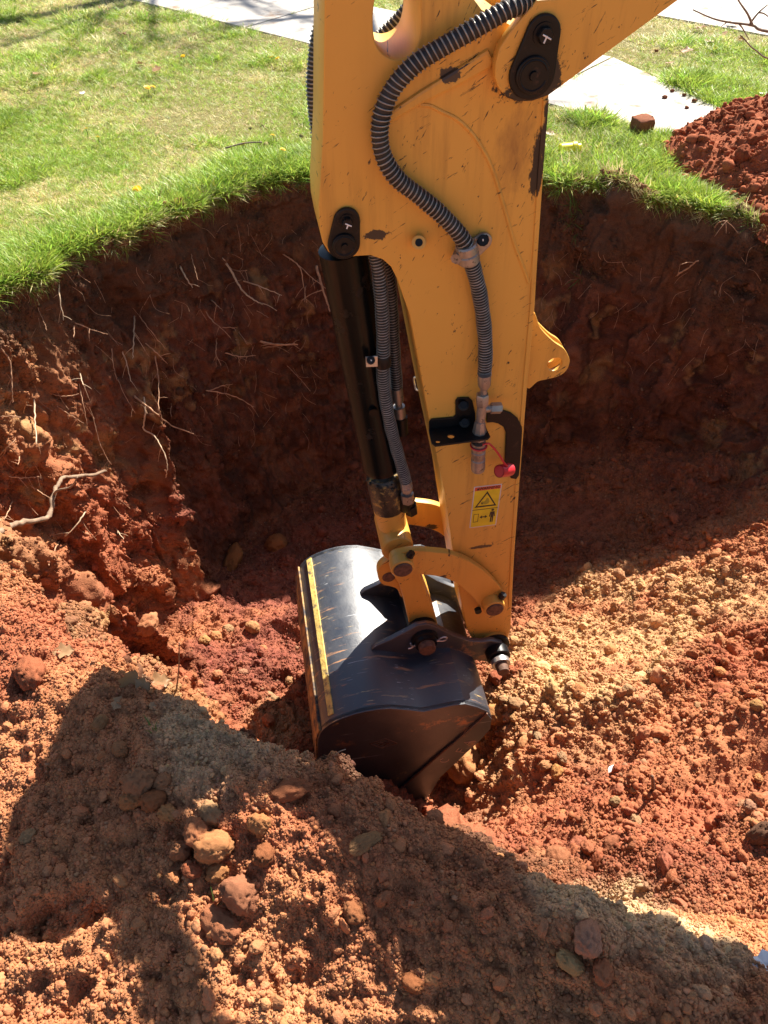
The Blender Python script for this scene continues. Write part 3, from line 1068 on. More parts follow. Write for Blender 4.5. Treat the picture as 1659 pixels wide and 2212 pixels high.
rag = fbm(np.stack([th_ * .25, 0 * th_, 0 * th_], -1), 3, 163)
keep &= dr_ > .03 * np.clip(rag, -1, 1)
keep &= ~((bare > .55) & (RNG.random(ng) < .3))
gx, gy, dr_, bare, p3 = gx[keep], gy[keep], dr_[keep], bare[keep], p3[keep]
k = len(gx)
gz = np.full(k, -.006)
rim_l = np.exp(-(dr_ / .24) ** 2)
lush = np.clip(rim_l * 1.1 + .75 * smooth01(-.05, .35, fbm(p3 * 1.5, 3, 171)) * (gx > .4) + .45 * smooth01(.12, .45, fbm(p3 * 2.7, 3, 173)), 0, 1)
gh = (.028 + .040 * lush) * (.6 + .75 * RNG.random(k))
straw = np.clip(.74 - .72 * lush + .9 * fbm(p3 * 1.9, 4, 177) + .15 * RNG.normal(size=k), 0, .92)
isstraw = (RNG.random(k) < straw)[:, None]
gcol = np.where(isstraw, np.array([.72, .64, .32]) * (.7 + .6 * RNG.random((k, 1))), np.array([.34, .46, .07]) * (.65 + .7 * RNG.random((k, 1))))
gcol = gcol * (1 + .10 * RNG.normal(size=(k, 3)))
grot = np.stack([RNG.normal(0, .22, k), RNG.normal(0, .22, k), RNG.random(k) * 6.283], -1)
wide = 1.25 * (1 + .16 * np.clip(gy - 3.5, 0, 5))
gscl = np.stack([gh * wide, gh * wide, gh * np.where(isstraw[:, 0], .6, 1.0)], -1)
scatter('grass', np.stack([gx, gy, gz], -1), grot, gscl, np.concatenate([np.clip(gcol, .01, .9), np.ones((k, 1))], 1), [bpy.data.objects.new('grass_tuft', m_) for m_ in tufts])
# blades that hang over the cut edge of the turf
kk = np.where((TH > 14) & (TH < 204))[0]
ne_ = 5200
kk = kk[RNG.integers(0, len(kk), ne_)]
fr = fbm(np.stack([TH[kk] * .22, 0 * kk, 0 * kk], -1), 3, 181)
hang = RNG.random(ne_) < .35 + .6 * fr
kk = kk[hang]; ne_ = len(kk)
ring = iR + RNG.integers(-5, 5, ne_)
ep = PG[kk, ring] + np.array([0, 0, -.004])
ang = np.radians(TH[kk])
# lean towards the pit: rotate about the horizontal tangent
lean = RNG.uniform(.5, 1.9, ne_)
erot = np.stack([0 * lean, -lean, ang], -1)
es = RNG.uniform(.022, .07, ne_)
ecol = np.where(RNG.random((ne_, 1)) < .35, np.array([.60, .50, .26]), np.array([.26, .36, .06])) * (.6 + .6 * RNG.random((ne_, 1)))
scatter('grass_overhang', ep, erot, np.stack([es, es, es], -1), np.concatenate([ecol, np.ones((ne_, 1))], 1), [bpy.data.objects.new('grass_tuft', m_) for m_ in tufts])

# ------------------------------------------------------------------ the excavator
def to_local(Vw, parent):
    return np.asarray(Vw, float) - np.array(origin_of(parent))


def cr(pts, n=6, closed=False):
    """Catmull-Rom through points of any dimension"""
    p = [np.array(q, float) for q in pts]
    k = len(p)
    out = []
    rng = range(k) if closed else range(k - 1)
    for i in rng:
        if closed:
            a, b, c, d = p[i - 1], p[i], p[(i + 1) % k], p[(i + 2) % k]
        else:
            a, b, c, d = p[max(i - 1, 0)], p[i], p[i + 1], p[min(i + 2, k - 1)]
        for j in range(n):
            t = j / n
            out.append(.5 * ((2 * b) + (-a + c) * t + (2 * a - 5 * b + 4 * c - d) * t * t + (-a + 3 * b - 3 * c + d) * t ** 3))
    if not closed: out.append(p[-1])
    return out


ARM = (AO, AU, AV, AN)


def plate(name, loops, n0, n1, mat, parent, bevel=.002, basis=ARM, smooth=0):
    """A flat piece cut to the outline loops[0] with holes loops[1:], from depth n0 to n1."""
    cu = bpy.data.curves.new(name, 'CURVE')
    cu.dimensions = '2D'
    cu.fill_mode = 'BOTH'
    h = abs(n1 - n0) / 2
    bevel = min(bevel, h * .9)
    cu.extrude = h - bevel
    cu.bevel_depth = bevel
    cu.offset = -bevel
    cu.bevel_resolution = 1
    for L in loops:
        if smooth: L = cr(L, smooth, True)
        sp = cu.splines.new('POLY')
        sp.points.add(len(L) - 1)
        for i, q in enumerate(L):
            sp.points[i].co = (q[0], q[1], 0, 1)
        sp.use_cyclic_u = True
    ob = bpy.data.objects.new('tmp', cu)
    me = bpy.data.meshes.new_from_object(ob)
    bpy.data.objects.remove(ob)
    bpy.data.curves.remove(cu)
    me.name = name
    v = np.zeros(len(me.vertices) * 3, np.float32)
    me.vertices.foreach_get('co', v)
    v = v.reshape(-1, 3)
    o, e1, e2, e3 = basis
    w = o + v[:, :1] * e1 + v[:, 1:2] * e2 + (v[:, 2:] + (n0 + n1) / 2) * e3
    me.vertices.foreach_set('co', to_local(w, parent).astype(np.float32).ravel())
    me.materials.clear()
    me.materials.append(mat)
    me.polygons.foreach_set('use_smooth', np.ones(len(me.polygons), dtype=bool))
    me.polygons.foreach_set('material_index', np.zeros(len(me.polygons), dtype=np.int32))
    me.set_sharp_from_angle(angle=rad(30))
    me.update()
    return link_mesh(name, me, mat, parent)


def circ(c, r, n=28, a0=0, a1=360):
    return [(c[0] + r * math.cos(rad(a0 + (a1 - a0) * i / n)), c[1] + r * math.sin(rad(a0 + (a1 - a0) * i / n))) for i in range(n)]


def hull(pts):
    pts = sorted(set((round(x, 6), round(y, 6)) for x, y in pts))
    def half(ps):
        h = []
        for p in ps:
            while len(h) > 1 and (h[-1][0] - h[-2][0]) * (p[1] - h[-2][1]) - (h[-1][1] - h[-2][1]) * (p[0] - h[-2][0]) <= 0: h.pop()
            h.append(p)
        return h
    a, b = half(pts), half(pts[::-1])
    return a[:-1] + b[:-1]


def tube_geo(path, radii, segs=12, caps=True, flat=(1, 1)):
    path = [np.array(p, float) for p in path]
    k = len(path)
    if np.isscalar(radii): radii = [radii] * k
    tang = []
    for i in range(k):
        j0, j1 = i, i
        t = np.zeros(3)
        a = i - 1
        while a >= 0 and np.linalg.norm(path[i] - path[a]) < 1e-7: a -= 1
        b = i + 1
        while b < k and np.linalg.norm(path[b] - path[i]) < 1e-7: b += 1
        if b < k: t = t + (path[b] - path[i]) / np.linalg.norm(path[b] - path[i])
        if a >= 0: t = t + (path[i] - path[a]) / np.linalg.norm(path[i] - path[a])
        tang.append(t / (np.linalg.norm(t) + 1e-9))
    up = np.array([0, 0, 1.0]) if abs(tang[0][2]) < .9 else np.array([1.0, 0, 0])
    nrm = np.cross(tang[0], up); nrm /= np.linalg.norm(nrm)
    V, F = [], []
    for i in range(k):
        nrm = nrm - tang[i] * (nrm @ tang[i]); nrm /= np.linalg.norm(nrm)
        bi = np.cross(tang[i], nrm)
        for s in range(segs):
            a = 2 * math.pi * s / segs
            V.append(path[i] + radii[i] * (flat[0] * math.cos(a) * nrm + flat[1] * math.sin(a) * bi))
    for i in range(k - 1):
        for s in range(segs):
            s2 = (s + 1) % segs
            F.append((i * segs + s, i * segs + s2, (i + 1) * segs + s2, (i + 1) * segs + s))
    if caps:
        F.append(tuple(range(segs - 1, -1, -1)))
        F.append(tuple((k - 1) * segs + s for s in range(segs)))
    return V, F


def tube(name, path, radii, mat, parent, segs=12, smooth=True, sharp=40, caps=True):
    V, F = tube_geo(path, radii, segs, caps)
    return mesh_np(name, V, F, mat, parent, smooth, sharp)


def rod(name, p0, p1, prof, mat, parent, segs=24, sharp=35):
    """turned piece: prof = [(t along p0->p1 in 0..1, radius)]"""
    p0, p1 = np.array(p0), np.array(p1)
    return tube(name, [p0 + (p1 - p0) * t for t, r in prof], [r for t, r in prof], mat, parent, segs, True, sharp)


def coil(name, path, R, wire, pitch, mat, parent, seg=13, jitter=.0):
    path = [np.array(p, float) for p in path]
    d = np.concatenate([[0], np.cumsum([np.linalg.norm(path[i + 1] - path[i]) for i in range(len(path) - 1)])])
    L = d[-1]
    turns = int(L / pitch)
    k = turns * seg
    t = np.linspace(0, L, k)
    pp = np.stack([np.interp(t, d, [p[i] for p in path]) for i in range(3)], -1)
    tg = np.gradient(pp, axis=0); tg /= np.linalg.norm(tg, axis=1, keepdims=True)
    n = np.cross(tg, AN); n /= np.linalg.norm(n, axis=1, keepdims=True)
    b = np.cross(tg, n)
    a = np.arange(k) * 2 * math.pi / seg
    e = n * np.cos(a)[:, None] + b * np.sin(a)[:, None]
    rj = R + jitter * np.sin(np.arange(k) * .043)
    c = pp + e * (rj if np.isscalar(rj) else rj[:, None])
    V = []
    for s in range(4):
        w = math.pi / 2 * s
        V.append(c + wire * (e * math.cos(w) + tg * math.sin(w)))
    V = np.stack(V, 1).reshape(-1, 3)
    i = np.arange(k - 1)[:, None]; s = np.arange(4)[None, :]; s2 = (s + 1) % 4
    F = np.stack([i * 4 + s, i * 4 + s2, (i + 1) * 4 + s2, (i + 1) * 4 + s], -1).reshape(-1, 4)
    return mesh_np(name, V, F, mat, parent, True)


def hose(pts, R, parent, pitch=.0085, wire=.0016, name='hose'):
    path = cr([P(*p) for p in pts], 10)
    h = tube(name, path, R, M['rubber'], parent, 14)
    coil('spring_guard', path, R + wire * .8, wire, pitch, M['spring'], h, jitter=.0006)
    return h


def pin_rod(name, uv, n0, n1, r, mat, parent, segs=24, bev=.003):
    p0, p1 = W(*uv, n0), W(*uv, n1)
    L = abs(n1 - n0)
    return rod(name, p0, p1, [(0, r), (1 - bev / L, r), (1, r - bev)], mat, parent, segs)


EX = empty('mini_excavator', ROOT, 'yellow mini excavator with its digging arm and black bucket lowered into the pit', 'excavator')

# --- stick
NB = .09
sx = [(697, 296), (693, 370), (688, 444), (690, 487), (697, 524), (710, 545), (727, 555), (745, 558), (768, 554), (800, 552), (827, 561), (845, 577), (858, 603), (869, 635), (885, 680), (925, 894), (960, 1064), (978, 1187), (990, 1270), (1008, 1358),
      (1022, 1384), (1045, 1398), (1071, 1402), (1094, 1390), (1103, 1360), (1110, 1208), (1122, 1042), (1140, 818), (1155, 658), (1160, 571), (1173, 376), (1186, 206)]
st = [(-.10, 1.322), (-.127, 1.29)] + AL([(701, 0)], NB) + AL(sx, NB) + [(.345, 1.185), (.26, 1.22), (.17, 1.262), (.125, 1.31), (.09, 1.345), (.03, 1.362), (-.04, 1.348)]
hole = cr(AL([(807, 20), (806, 60), (812, 95), (828, 118), (852, 128), (878, 122), (898, 103), (908, 70), (909, 24), (905, -8), (884, -28), (858, -34), (832, -28), (813, -10)], NB), 4, True)
stick = plate('stick', [st, hole], -NB, NB, M['yellow'], EX, .003)
# rim plates along the stick's two edges, a little proud
ed = AL([(1186, 215), (1173, 376), (1160, 571), (1155, 658), (1140, 818), (1122, 1042), (1110, 1208), (1104, 1330)], 0)
ed = AL([(1186, 215), (1173, 376), (1160, 571), (1155, 658), (1140, 818), (1122, 1042), (1110, 1208), (1105, 1310)], NB)
rear = plate('edge_plate', [[(u - .001, v) for u, v in ed] + [(u - .013, v) for u, v in ed[::-1]]], NB - .004, NB + .004, M['yellow'], stick, .002)
ef = AL([(885, 680), (925, 894), (960, 1064), (976, 1180)], 0)
plate('edge_plate', [[(u - .006, v) for u, v in ef] + [(u + .012, v) for u, v in ef[::-1]]], -.098, -.080, M['yellow'], stick, .002)
# doubler bar under the hose, and the long weld bead
plate('stiffener', [AL([(828, 262), (840, 240), (905, 196), (1000, 137), (1052, 104), (1066, 130), (1058, 146), (985, 186), (905, 226), (846, 262)], NB)], NB - .004, NB + .009, M['yellow'], stick, .006)
tube('weld_bead', cr([P(x, y, NB) for x, y in ((905, 226), (930, 229), (952, 240), (985, 256), (1015, 283), (1040, 318), (1062, 362), (1078, 410), (1095, 470), (1112, 530), (1128, 572), (1142, 612))], 6), .0042, M['yellow'], stick, 8)
tube('weld_bead', cr([P(x, y, NB) for x, y in ((1142, 612), (1146, 600), (1151, 560), (1160, 440))], 6), .003, M['yellow'], stick, 8)
# threaded boss
p0, p1 = P(905, 524, NB - .002), P(905, 524, NB + .036)
bo = rod('boss', p0, p1, [(0, .0165), (.72, .0165), (.74, .0145), (1, .0145)], M['yellow'], stick, 20)
rod('bolt_hole', p0 + (p1 - p0) * .9, p1 + (p1 - p0) * .02, [(0, .0085), (1, .0085)], M['black'], bo, 16)


def retainer(big, small, rb, rs, n, parent, bolt_r):
    B, S_ = A(*big, n), A(*small, n)
    o = plate('pin_retainer', [hull(circ(B, rb, 40) + circ(S_, rs, 32))], n, n + .010, M['black'], parent, .003)
    rod('pin_head', W(*B, n + .008), W(*B, n + .017), [(0, rb * .74), (.8, rb * .74), (1, rb * .70)], M['black'], o, 36)
    rod('grease_nipple', W(*B, n + .015), W(*B, n + .023), [(0, rb * .22), (1, rb * .18)], M['black'], o, 12)
    ring = [W(B[0] + rb * .60 * math.cos(a), B[1] + rb * .60 * math.sin(a), n + .017) for a in np.linspace(.3, 5.9, 24)]
    tube('raised_ring', ring, .0022, M['black'], o, 6)
    w = rod('washer', W(*S_, n + .008), W(*S_, n + .013), [(0, bolt_r * 1.35), (1, bolt_r * 1.35)], M['black'], o, 24)
    b = rod('bolt', W(*S_, n + .012), W(*S_, n + .026), [(0, bolt_r), (.85, bolt_r), (1, bolt_r * .9)], M['black'], o, 6)
    c = S_
    for L_ in ([(-.006, .003), (.008, -.004)], [(.001, .001), (-.003, -.009)]):
        tube('paint_mark', [W(c[0] + a_ * bolt_r / .013, c[1] + b_ * bolt_r / .013, n + .0262) for a_, b_ in L_], .0016, M['white'], o, 6)
    return o


retainer((742, 524), (748, 474), .036, .029, NB, stick, .0125)

# --- lifting eye behind the stick
eye = [(1150, 676), (1166, 706), (1194, 735), (1216, 750), (1227, 768), (1229, 782), (1222, 798), (1206, 810), (1180, 817), (1160, 822), (1138, 836), (1130, 780)]
for n0 in (.030, -.012):
    e2 = AL(eye, .036)
    hc = A(1197, 784.5, .036)
    plate('lifting_eye', [cr(e2, 4, True), circ(hc, .021, 24)], n0, n0 + .012, M['yellow'], EX, .002)

# --- boom
BU = [(.344, 1.127), (.535, 1.266), (1.08, 1.61), (1.68, 1.99), (2.25, 2.27), (2.75, 2.25), (3.25, 1.75), (3.62, .95), (3.80, .93), (3.83, 1.12), (3.45, 2.05), (3.0, 2.62), (2.45, 2.80), (1.85, 2.50), (1.15, 1.90), (.90, 1.70), (.67, 1.53), (.58, 1.445), (.41, 1.305), (.30, 1.282)]
lug = A(1148, 160, .125)
bl = AL([(1160, 0), (1100, 72), (1079, 104), (1070, 137), (1069, 168), (1078, 193), (1096, 212), (1120, 220), (1150, 219), (1186, 206)], .125)
boom_loop = BU[:] + [bl[0]] + bl[1:]
boom = plate('boom', [[(u, v) for u, v in BU[1:-1]] + [BU[-1]] + bl], .098, .125, M['yellow'], EX, .003)
plate('boom_side_plate', [[(u, v) for u, v in BU[1:-1]] + [BU[-1]] + bl], -.125, -.098, M['yellow'], boom, .003)
inb = [(.68, 1.375), (1.08, 1.625), (1.68, 2.005), (2.25, 2.285), (2.74, 2.265), (3.235, 1.765), (3.60, .97), (3.80, .95), (3.82, 1.12), (3.435, 2.045), (2.99, 2.605), (2.45, 2.785), (1.86, 2.485), (1.15, 1.885), (.90, 1.685), (.68, 1.52)]
plate('boom_box', [inb], -.097, .097, M['yellow'], boom, .002)
retainer((1147, 158), (1171, 71), .046, .034, .125, boom, .0155)
pin_rod('boom_pin', A(1147, 158, .125), -.13, .13, .032, M['rust'], boom)

# --- stick ram on top of the boom
def ram(name, a, b, rr, rb, split, n, parent, base='barrel'):
    a, b = W(*a, n), W(*b, n)
    m_ = a + (b - a) * split
    c = rod(name, m_, b, [(0, rb * .9), (.01, rb), (.97, rb), (1, rb * .9)], M['barrel'], parent, 36)
    rod('piston_rod', a + (m_ - a) * .12, m_ + (b - a) * .02, [(0, rr), (1, rr)], M['chrome'], c, 24)
    return c


t1 = ram('stick_cylinder', (.075, 1.315), (1.56, 2.68), .022, .036, .10, 0, EX)
pin_rod('ram_eye', (.075, 1.315), -.06, .06, .04, M['yellow'], t1)
pin_rod('ram_base_eye', (1.56, 2.68), -.09, .09, .05, M['yellow'], t1)

# --- bucket ram in front of the stick
JP = A(871, 1233, .165)
TP = A(742, 525, NB)
ax_ = np.array(JP) - np.array(TP); Lr = np.linalg.norm(ax_); ax_ /= Lr
def along(d, n=0.0): return W(*(np.array(TP) + ax_ * d), n)
cyl = rod('bucket_cylinder', along(.055), along(Lr - .295), [(0, .046), (.004, .0575), (.965, .0565), (.968, .0575), (.995, .0575), (1, .050)], M['barrel'], EX, 44)
pin_rod('barrel_eye', TP, -.07, .07, .045, M['barrel'], cyl)
rod('weld_port', along(.50, .030), along(.50, .072), [(0, .022), (.5, .022), (.52, .012), (1, .012)], M['barrel'], cyl, 18)
rod('piston_rod', along(Lr - .31), along(Lr - .20), [(0, .030), (1, .030)], M['chrome'], cyl, 30)
re_ = rod('rod_end', along(Lr - .262), along(Lr - .045), [(0, .046), (.08, .051), (.62, .051), (1, .046)], M['yellow'], cyl, 30)
re_['label'] = 'yellow rod end smeared with black grease'
rod('grease_smear', along(Lr - .268), along(Lr - .115), [(0, .044), (.08, .0522), (.5, .0535), (.8, .0526), (1, .0500)], M['grease'], re_, 30)
# blobs of grease round the gland
rg = random.Random(5)
GV, GFc = [], []
e_side = np.cross(np.array([AN[0], AN[1], 0]), [0, 0, 1])
for _ in range(60):
    a = rg.random() * 6.28
    c = along(Lr - .262 + .02 * rg.random()) + (.046 + .008 * rg.random()) * (math.cos(a) * AU + math.sin(a) * AN)
    r = .003 + .006 * rg.random()
    b0 = len(GV)
    for d in ((1, 0, 0), (-1, 0, 0), (0, 1, 0), (0, -1, 0), (0, 0, 1), (0, 0, -1)): GV.append(c + r * np.array(d) * (.6 + .8 * rg.random()))
    GFc += [(b0 + i, b0 + j, b0 + k) for i, j, k in ((0, 2, 4), (2, 1, 4), (1, 3, 4), (3, 0, 4), (2, 0, 5), (1, 2, 5), (3, 1, 5), (0, 3, 5))]
mesh_np('grease_lumps', GV, GFc, M['grease'], re_, True)
pin_rod('rod_eye', JP, -.075, .075, .052, M['yellow'], cyl)

# --- curved links, both sides
lk = [(843, 1209), (856.7, 1197), (893.8, 1190.4), (935.4, 1192.8), (974.8, 1198), (1014, 1213.6), (1048.9, 1236.7), (1074, 1262), (1092, 1287.7), (1096, 1308), (1090, 1327), (1071, 1336), (1049, 1331.7), (1035, 1315.5), (1023.4, 1292), (1000, 1271.5), (979.4, 1256), (944.7, 1245), (910, 1241), (889, 1241), (863.7, 1247), (847, 1232)]
lkuv = cr(AL(lk, .125), 4, True)
SPn = A(1069.7, 1319, .165)
for sgn in (1, -1):
    a, b = (.101, .125) if sgn > 0 else (-.125, -.101)
    o = plate('curved_link', [lkuv], a, b, M['yellow'], EX, .002)
    for uv, nm in ((JP, 'a'), (SPn, 'b')):
        bs = pin_rod('link_boss', uv, sgn * .124, sgn * .160, .038, M['yellow'], o)
        pin_rod('link_pin', uv, sgn * .10, sgn * .166, .030, M['rust'], bs)
        bq = (uv[0] + .024, uv[1] + .036)
        rod('keeper_bolt', W(*bq, sgn * .14), W(bq[0] + .008, bq[1] + .016, sgn * .14), [(0, .013), (1, .011)], M['black'], bs, 8)
nut = rod('clip_pin', W(SPn[0] - .05, SPn[1] - .026, .128), W(SPn[0] - .05, SPn[1] - .026, .142), [(0, .012), (1, .012)], M['black'], o, 12)
nut.parent = EX

# --- lower link with its hook
EP = A(922, 1397, .175)                       # bucket link pin
lw = AL([(846, 1236), (862, 1216), (890, 1216), (905, 1232), (914, 1262), (928, 1300), (941, 1330), (946, 1352), (938, 1372), (918, 1382), (896, 1378), (884, 1362), (883, 1338.6), (872, 1295), (862, 1262)], .085)
low = plate('lower_link', [lw], -.085, .085, M['yellow'], EX, .004)
hk = cr(AL([(815, 1230), (820, 1219), (834, 1208), (850, 1206), (872, 1215), (880, 1240), (872, 1275), (866, 1286), (858, 1270), (848, 1264), (826, 1258), (817, 1247)], .05), 4, True)
plate('hook', [hk], .03, .06, M['yellow'], low, .003)
pin_rod('hook_pin', A(840, 1246, .06), .0, .066, .022, M['rust'], low)
rod('link_collar', W(*EP, -.112), W(*EP, .112), [(0, .046), (.02, .052), (.98, .052), (1, .046)], M['black'], low, 30)

# --- bucket
BN = .3725
bx = lambda x, y: (631 + .3307 * x, 1042.3 + .3307 * y)
top = [(1300, 1520), (1210, 1465), (1130, 1445)]
prof = AL([bx(*p) for p in ((1303, 1528), (1285, 1500), (1210, 1468), (1130, 1447), (1045, 1458), (960, 1476), (860, 1498), (800, 1492), (760, 1487), (640, 1477), (560, 1483), (480, 1496), (400, 1516), (330, 1541), (280, 1562), (240, 1584), (205, 1612), (180, 1642), (168, 1680), (166, 1720))] + [(687.5, 1650), (694, 1690), (710, 1728), (738, 1758), (775, 1778), (805, 1788)], BN)
prof = [np.array(p) for p in prof]
inner = []
for i, p in enumerate(prof):
    a = prof[max(i - 1, 0)]; b = prof[min(i + 1, len(prof) - 1)]
    d = (b - a) / np.linalg.norm(b - a)
    nrm = np.array([d[1], -d[0]])
    inner.append(p - nrm * .012 if True else p)
cen = np.mean(prof, 0)
if np.linalg.norm(inner[8] - cen) > np.linalg.norm(prof[8] - cen):
    inner = [2 * p - q for p, q in zip(prof, inner)]
BK = plate('bucket', [[tuple(p) for p in prof] + [tuple(p) for p in inner[::-1]]], -BN, BN, M['bucket'], EX, .0015)
BK['label'] = 'blue-black digging bucket with scraped yellow weld strip'
mouth = AL([bx(*p) for p in ((1300, 1540), (1290, 1600), (1230, 1670), (1130, 1760), (1040, 1845), (960, 1920), (915, 2000))] + [(905, 1742), (850, 1775), (805, 1788)], BN)
side = [tuple(p) for p in prof] + mouth[::-1][1:-1]
side_in = []
for sgn in (1, -1):
    sp_ = plate('side_plate', [side], sgn * (BN - .018), sgn * (BN - .003), M['bucket'], BK, .001)
    sc_ = AL([bx(*p) for p in ((1272, 1500), (1300, 1535), (1290, 1600), (1230, 1670), (1130, 1760), (1040, 1845), (960, 1920), (915, 2000))] + [(905, 1742), (852, 1774)] + [bx(*p) for p in ((660, 2035), (960, 1770), (1180, 1580))], BN)
    plate('side_cutter', [sc_], sgn * (BN - .003), sgn * (BN + .007), M['bucket'], sp_, .001)
    tube('seam_weld', [W(*q_, sgn * (BN + .004)) for q_ in AL([bx(1272, 1500), bx(1180, 1590), bx(960, 1772), bx(660, 2037)], BN)], .004, M['rust'], sp_, 6)
    if sgn > 0: near_side = sp_
# cutting edge and teeth (down in the soil)
ce = [tuple(prof[-1] + np.array(q)) for q in ((-.004, .012), (.0, -.012), (.07, -.055), (.075, -.048))]
cut = plate('cutting_edge', [ce], -BN, BN, M['bucket'], BK, .002)
for k in range(4):
    n = -BN + .06 + k * (2 * BN - .12) / 3
    plate('tooth', [[tuple(prof[-1] + np.array(q)) for q in ((.03, -.005), (.03, -.05), (.10, -.09), (.145, -.105), (.11, -.065))]], n - .03, n + .03, M['rust'], BK, .005)
# weld strap on the back of the shell
def on_shell(x, y):
    return np.array(A(*bx(x, y), BN))
wa, wb = on_shell(283, 1562), on_shell(243, 1584)
d = (wb - wa) / np.linalg.norm(wb - wa); nn_ = np.array([-d[1], d[0]])
if nn_ @ (cen - wa) > 0: nn_ = -nn_
ws_ = plate('weld_strap', [[tuple(wa), tuple(wa + nn_ * .006), tuple(wa + d * .022 + nn_ * .006), tuple(wa + d * .022)]], -BN + .012, BN - .03, M['worn'], BK, .002)
wc = on_shell(168, 1690)
wd2 = on_shell(190, 1630)
plate('wear_strip', [[tuple(wd2), tuple(wd2 + np.array([-.007, .004])), tuple(wc + np.array([-.008, 0])), tuple(np.array(A(690, 1672, BN)) + np.array([-.008, -.002])), tuple(A(690, 1672, BN)), tuple(wc)]], -BN + .004, BN - .004, M['clay_film'], BK, .002)
# smears of clay dragged along the shell
for (x0, x1, n0, hgt) in ((300, 640, .05, .012), (240, 500, .13, .02), (290, 620, .16, .012), (330, 560, -.03, .018), (420, 620, -.06, .01)):
    pass
# ears
nearE = .1265
ear = [(803.5, 1403), (812, 1396), (843, 1382.6), (884.5, 1361), (900, 1352), (922, 1348), (938, 1352), (956, 1361), (979.4, 1373), (1014, 1385), (1040, 1387), (1062, 1384), (1085, 1390), (1097, 1405), (1094, 1422), (1080, 1430), (1056, 1430), (1021, 1425), (1005, 1440), (960, 1440), (900, 1445), (850, 1440), (810, 1425), (802, 1411)]
HPn = A(1073, 1407, .14)                      # stick to bucket hinge pin
for sgn in (1, -1):
    a, b = sorted((sgn * .117, sgn * .137))
    e_ = plate('bucket_ear', [AL(ear, .1365)], a, b, M['bucket'], BK, .003)
    bs = rod('ear_boss', W(*EP, sgn * .136), W(*EP, sgn * .168), [(0, .048), (.5, .046), (.55, .040), (1, .038)], M['black'], e_, 30)
    rod('link_pin', W(*EP, sgn * .10), W(*EP, sgn * .192), [(0, .030), (.95, .030), (1, .027)], M['rust'], bs, 26)
    rod('hinge_boss', W(*HPn, sgn * .136), W(*HPn, sgn * .172), [(0, .044), (.9, .044), (1, .04)], M['black'], e_, 30)
    hb = rod('hinge_pin', W(*HPn, sgn * .10), W(*HPn, sgn * .225), [(0, .026), (.60, .026), (.62, .033), (.78, .033), (.80, .022), (1, .020)], M['black'], e_, 26)
    rod('collar', W(*HPn, sgn * .182), W(*HPn, sgn * .200), [(0, .0345), (1, .0345)], M['bright'], hb, 26)
    rod('pin_tip', W(*HPn, sgn * .202), W(*HPn, sgn * .232), [(0, .023), (1, .021)], M['rust'], hb, 20)
    if sgn > 0:
        # R-clip through the link pin
        c = np.array(EP)
        loop = [W(c[0] + u, c[1] + v, .158) for u, v in ((-.055, .010), (-.05, -.004), (-.036, -.010), (0, -.008), (.04, .004), (.052, .014), (.064, .018), (.074, .012), (.072, .001), (.06, -.004), (.046, .0), (.036, .0))]
        tube('cotter_clip', cr(loop, 4), .0028, M['bright'], bs, 8)
        tube('cotter_clip', cr([W(c[0] + u, c[1] + v, .158) for u, v in ((-.036, -.004), (-.05, -.018), (-.062, -.02))], 4), .0028, M['bright'], bs, 8)
rod('stick_boss', W(*HPn, -.108), W(*HPn, .108), [(0, .05), (.08, .05), (.08, .056), (.92, .056), (.92, .05), (1, .05)], M['yellow'], stick, 32)
rod('seal_ring', W(*HPn, .104), W(*HPn, .118), [(0, .055), (1, .055)], M['black'], stick, 30)
# scratched letters and a stamped diamond on the bucket's side
def text_mesh(name, body, size, pos, e1, e2, e3, mat, parent, depth=.0004, align='CENTER', bold=0):
    cu = bpy.data.curves.new(name, 'FONT')
    cu.body = body; cu.size = size; cu.extrude = depth; cu.align_x = align; cu.align_y = 'CENTER'; cu.offset = bold
    ob = bpy.data.objects.new('tmp', cu)
    me = bpy.data.meshes.new_from_object(ob)
    bpy.data.objects.remove(ob); bpy.data.curves.remove(cu)
    me.name = name
    v = np.zeros(len(me.vertices) * 3, np.float32); me.vertices.foreach_get('co', v); v = v.reshape(-1, 3)
    w = pos + v[:, :1] * e1 + v[:, 1:2] * e2 + v[:, 2:] * e3
    me.vertices.foreach_set('co', to_local(w, parent).astype(np.float32).ravel())
    me.materials.clear(); me.materials.append(mat)
    me.update()
    return link_mesh(name, me, mat, parent)


def strokes(name, lines, c, s, ang, n, r, mat, parent):
    ca, sa = math.cos(ang), math.sin(ang)
    V, F = [], []
    for L in lines:
        v, f = tube_geo([W(c[0] + s * (x * ca - y * sa), c[1] + s * (x * sa + y * ca), n) for x, y in L], r, 5)
        F += [tuple(i + len(V) for i in q) for q in f]; V += v
    return mesh_np(name, V, F, mat, parent, True)


strokes('scratched_letter', [[(-.4, -.5), (0, .5), (.4, -.5)], [(-.22, -.05), (.22, -.05)]], A(*bx(1150, 1690), BN), .042, rad(60), BN + .0072, .0016, M['scratch'], near_side)
strokes('scratched_letter', [[(-.3, -.5), (-.3, .5), (.35, .5)], [(-.3, .05), (.2, .05)]], A(*bx(1102, 1738), BN), .036, rad(62), BN + .0072, .0016, M['scratch'], near_side)
strokes('scratched_letter', [[(.35, .35), (.1, .5), (-.25, .35), (-.35, 0), (-.25, -.35), (.1, -.5), (.35, -.35)]], A(*bx(990, 1803), BN), .036, rad(60), BN + .0072, .0016, M['scratch'], near_side)
dia = A(*bx(597, 1708), BN)
strokes('stamped_diamond', [[(-1, 0), (0, .62), (1, 0), (0, -.62), (-1, 0)], [(-.5, -.05), (-.25, .2), (0, 0), (-.3, -.25)], [(0, .05), (.35, .3)], [(.1, -.3), (.5, .1), (.15, .0)]], dia, .05, rad(-14), BN - .0025, .0016, M['rust'], near_side)

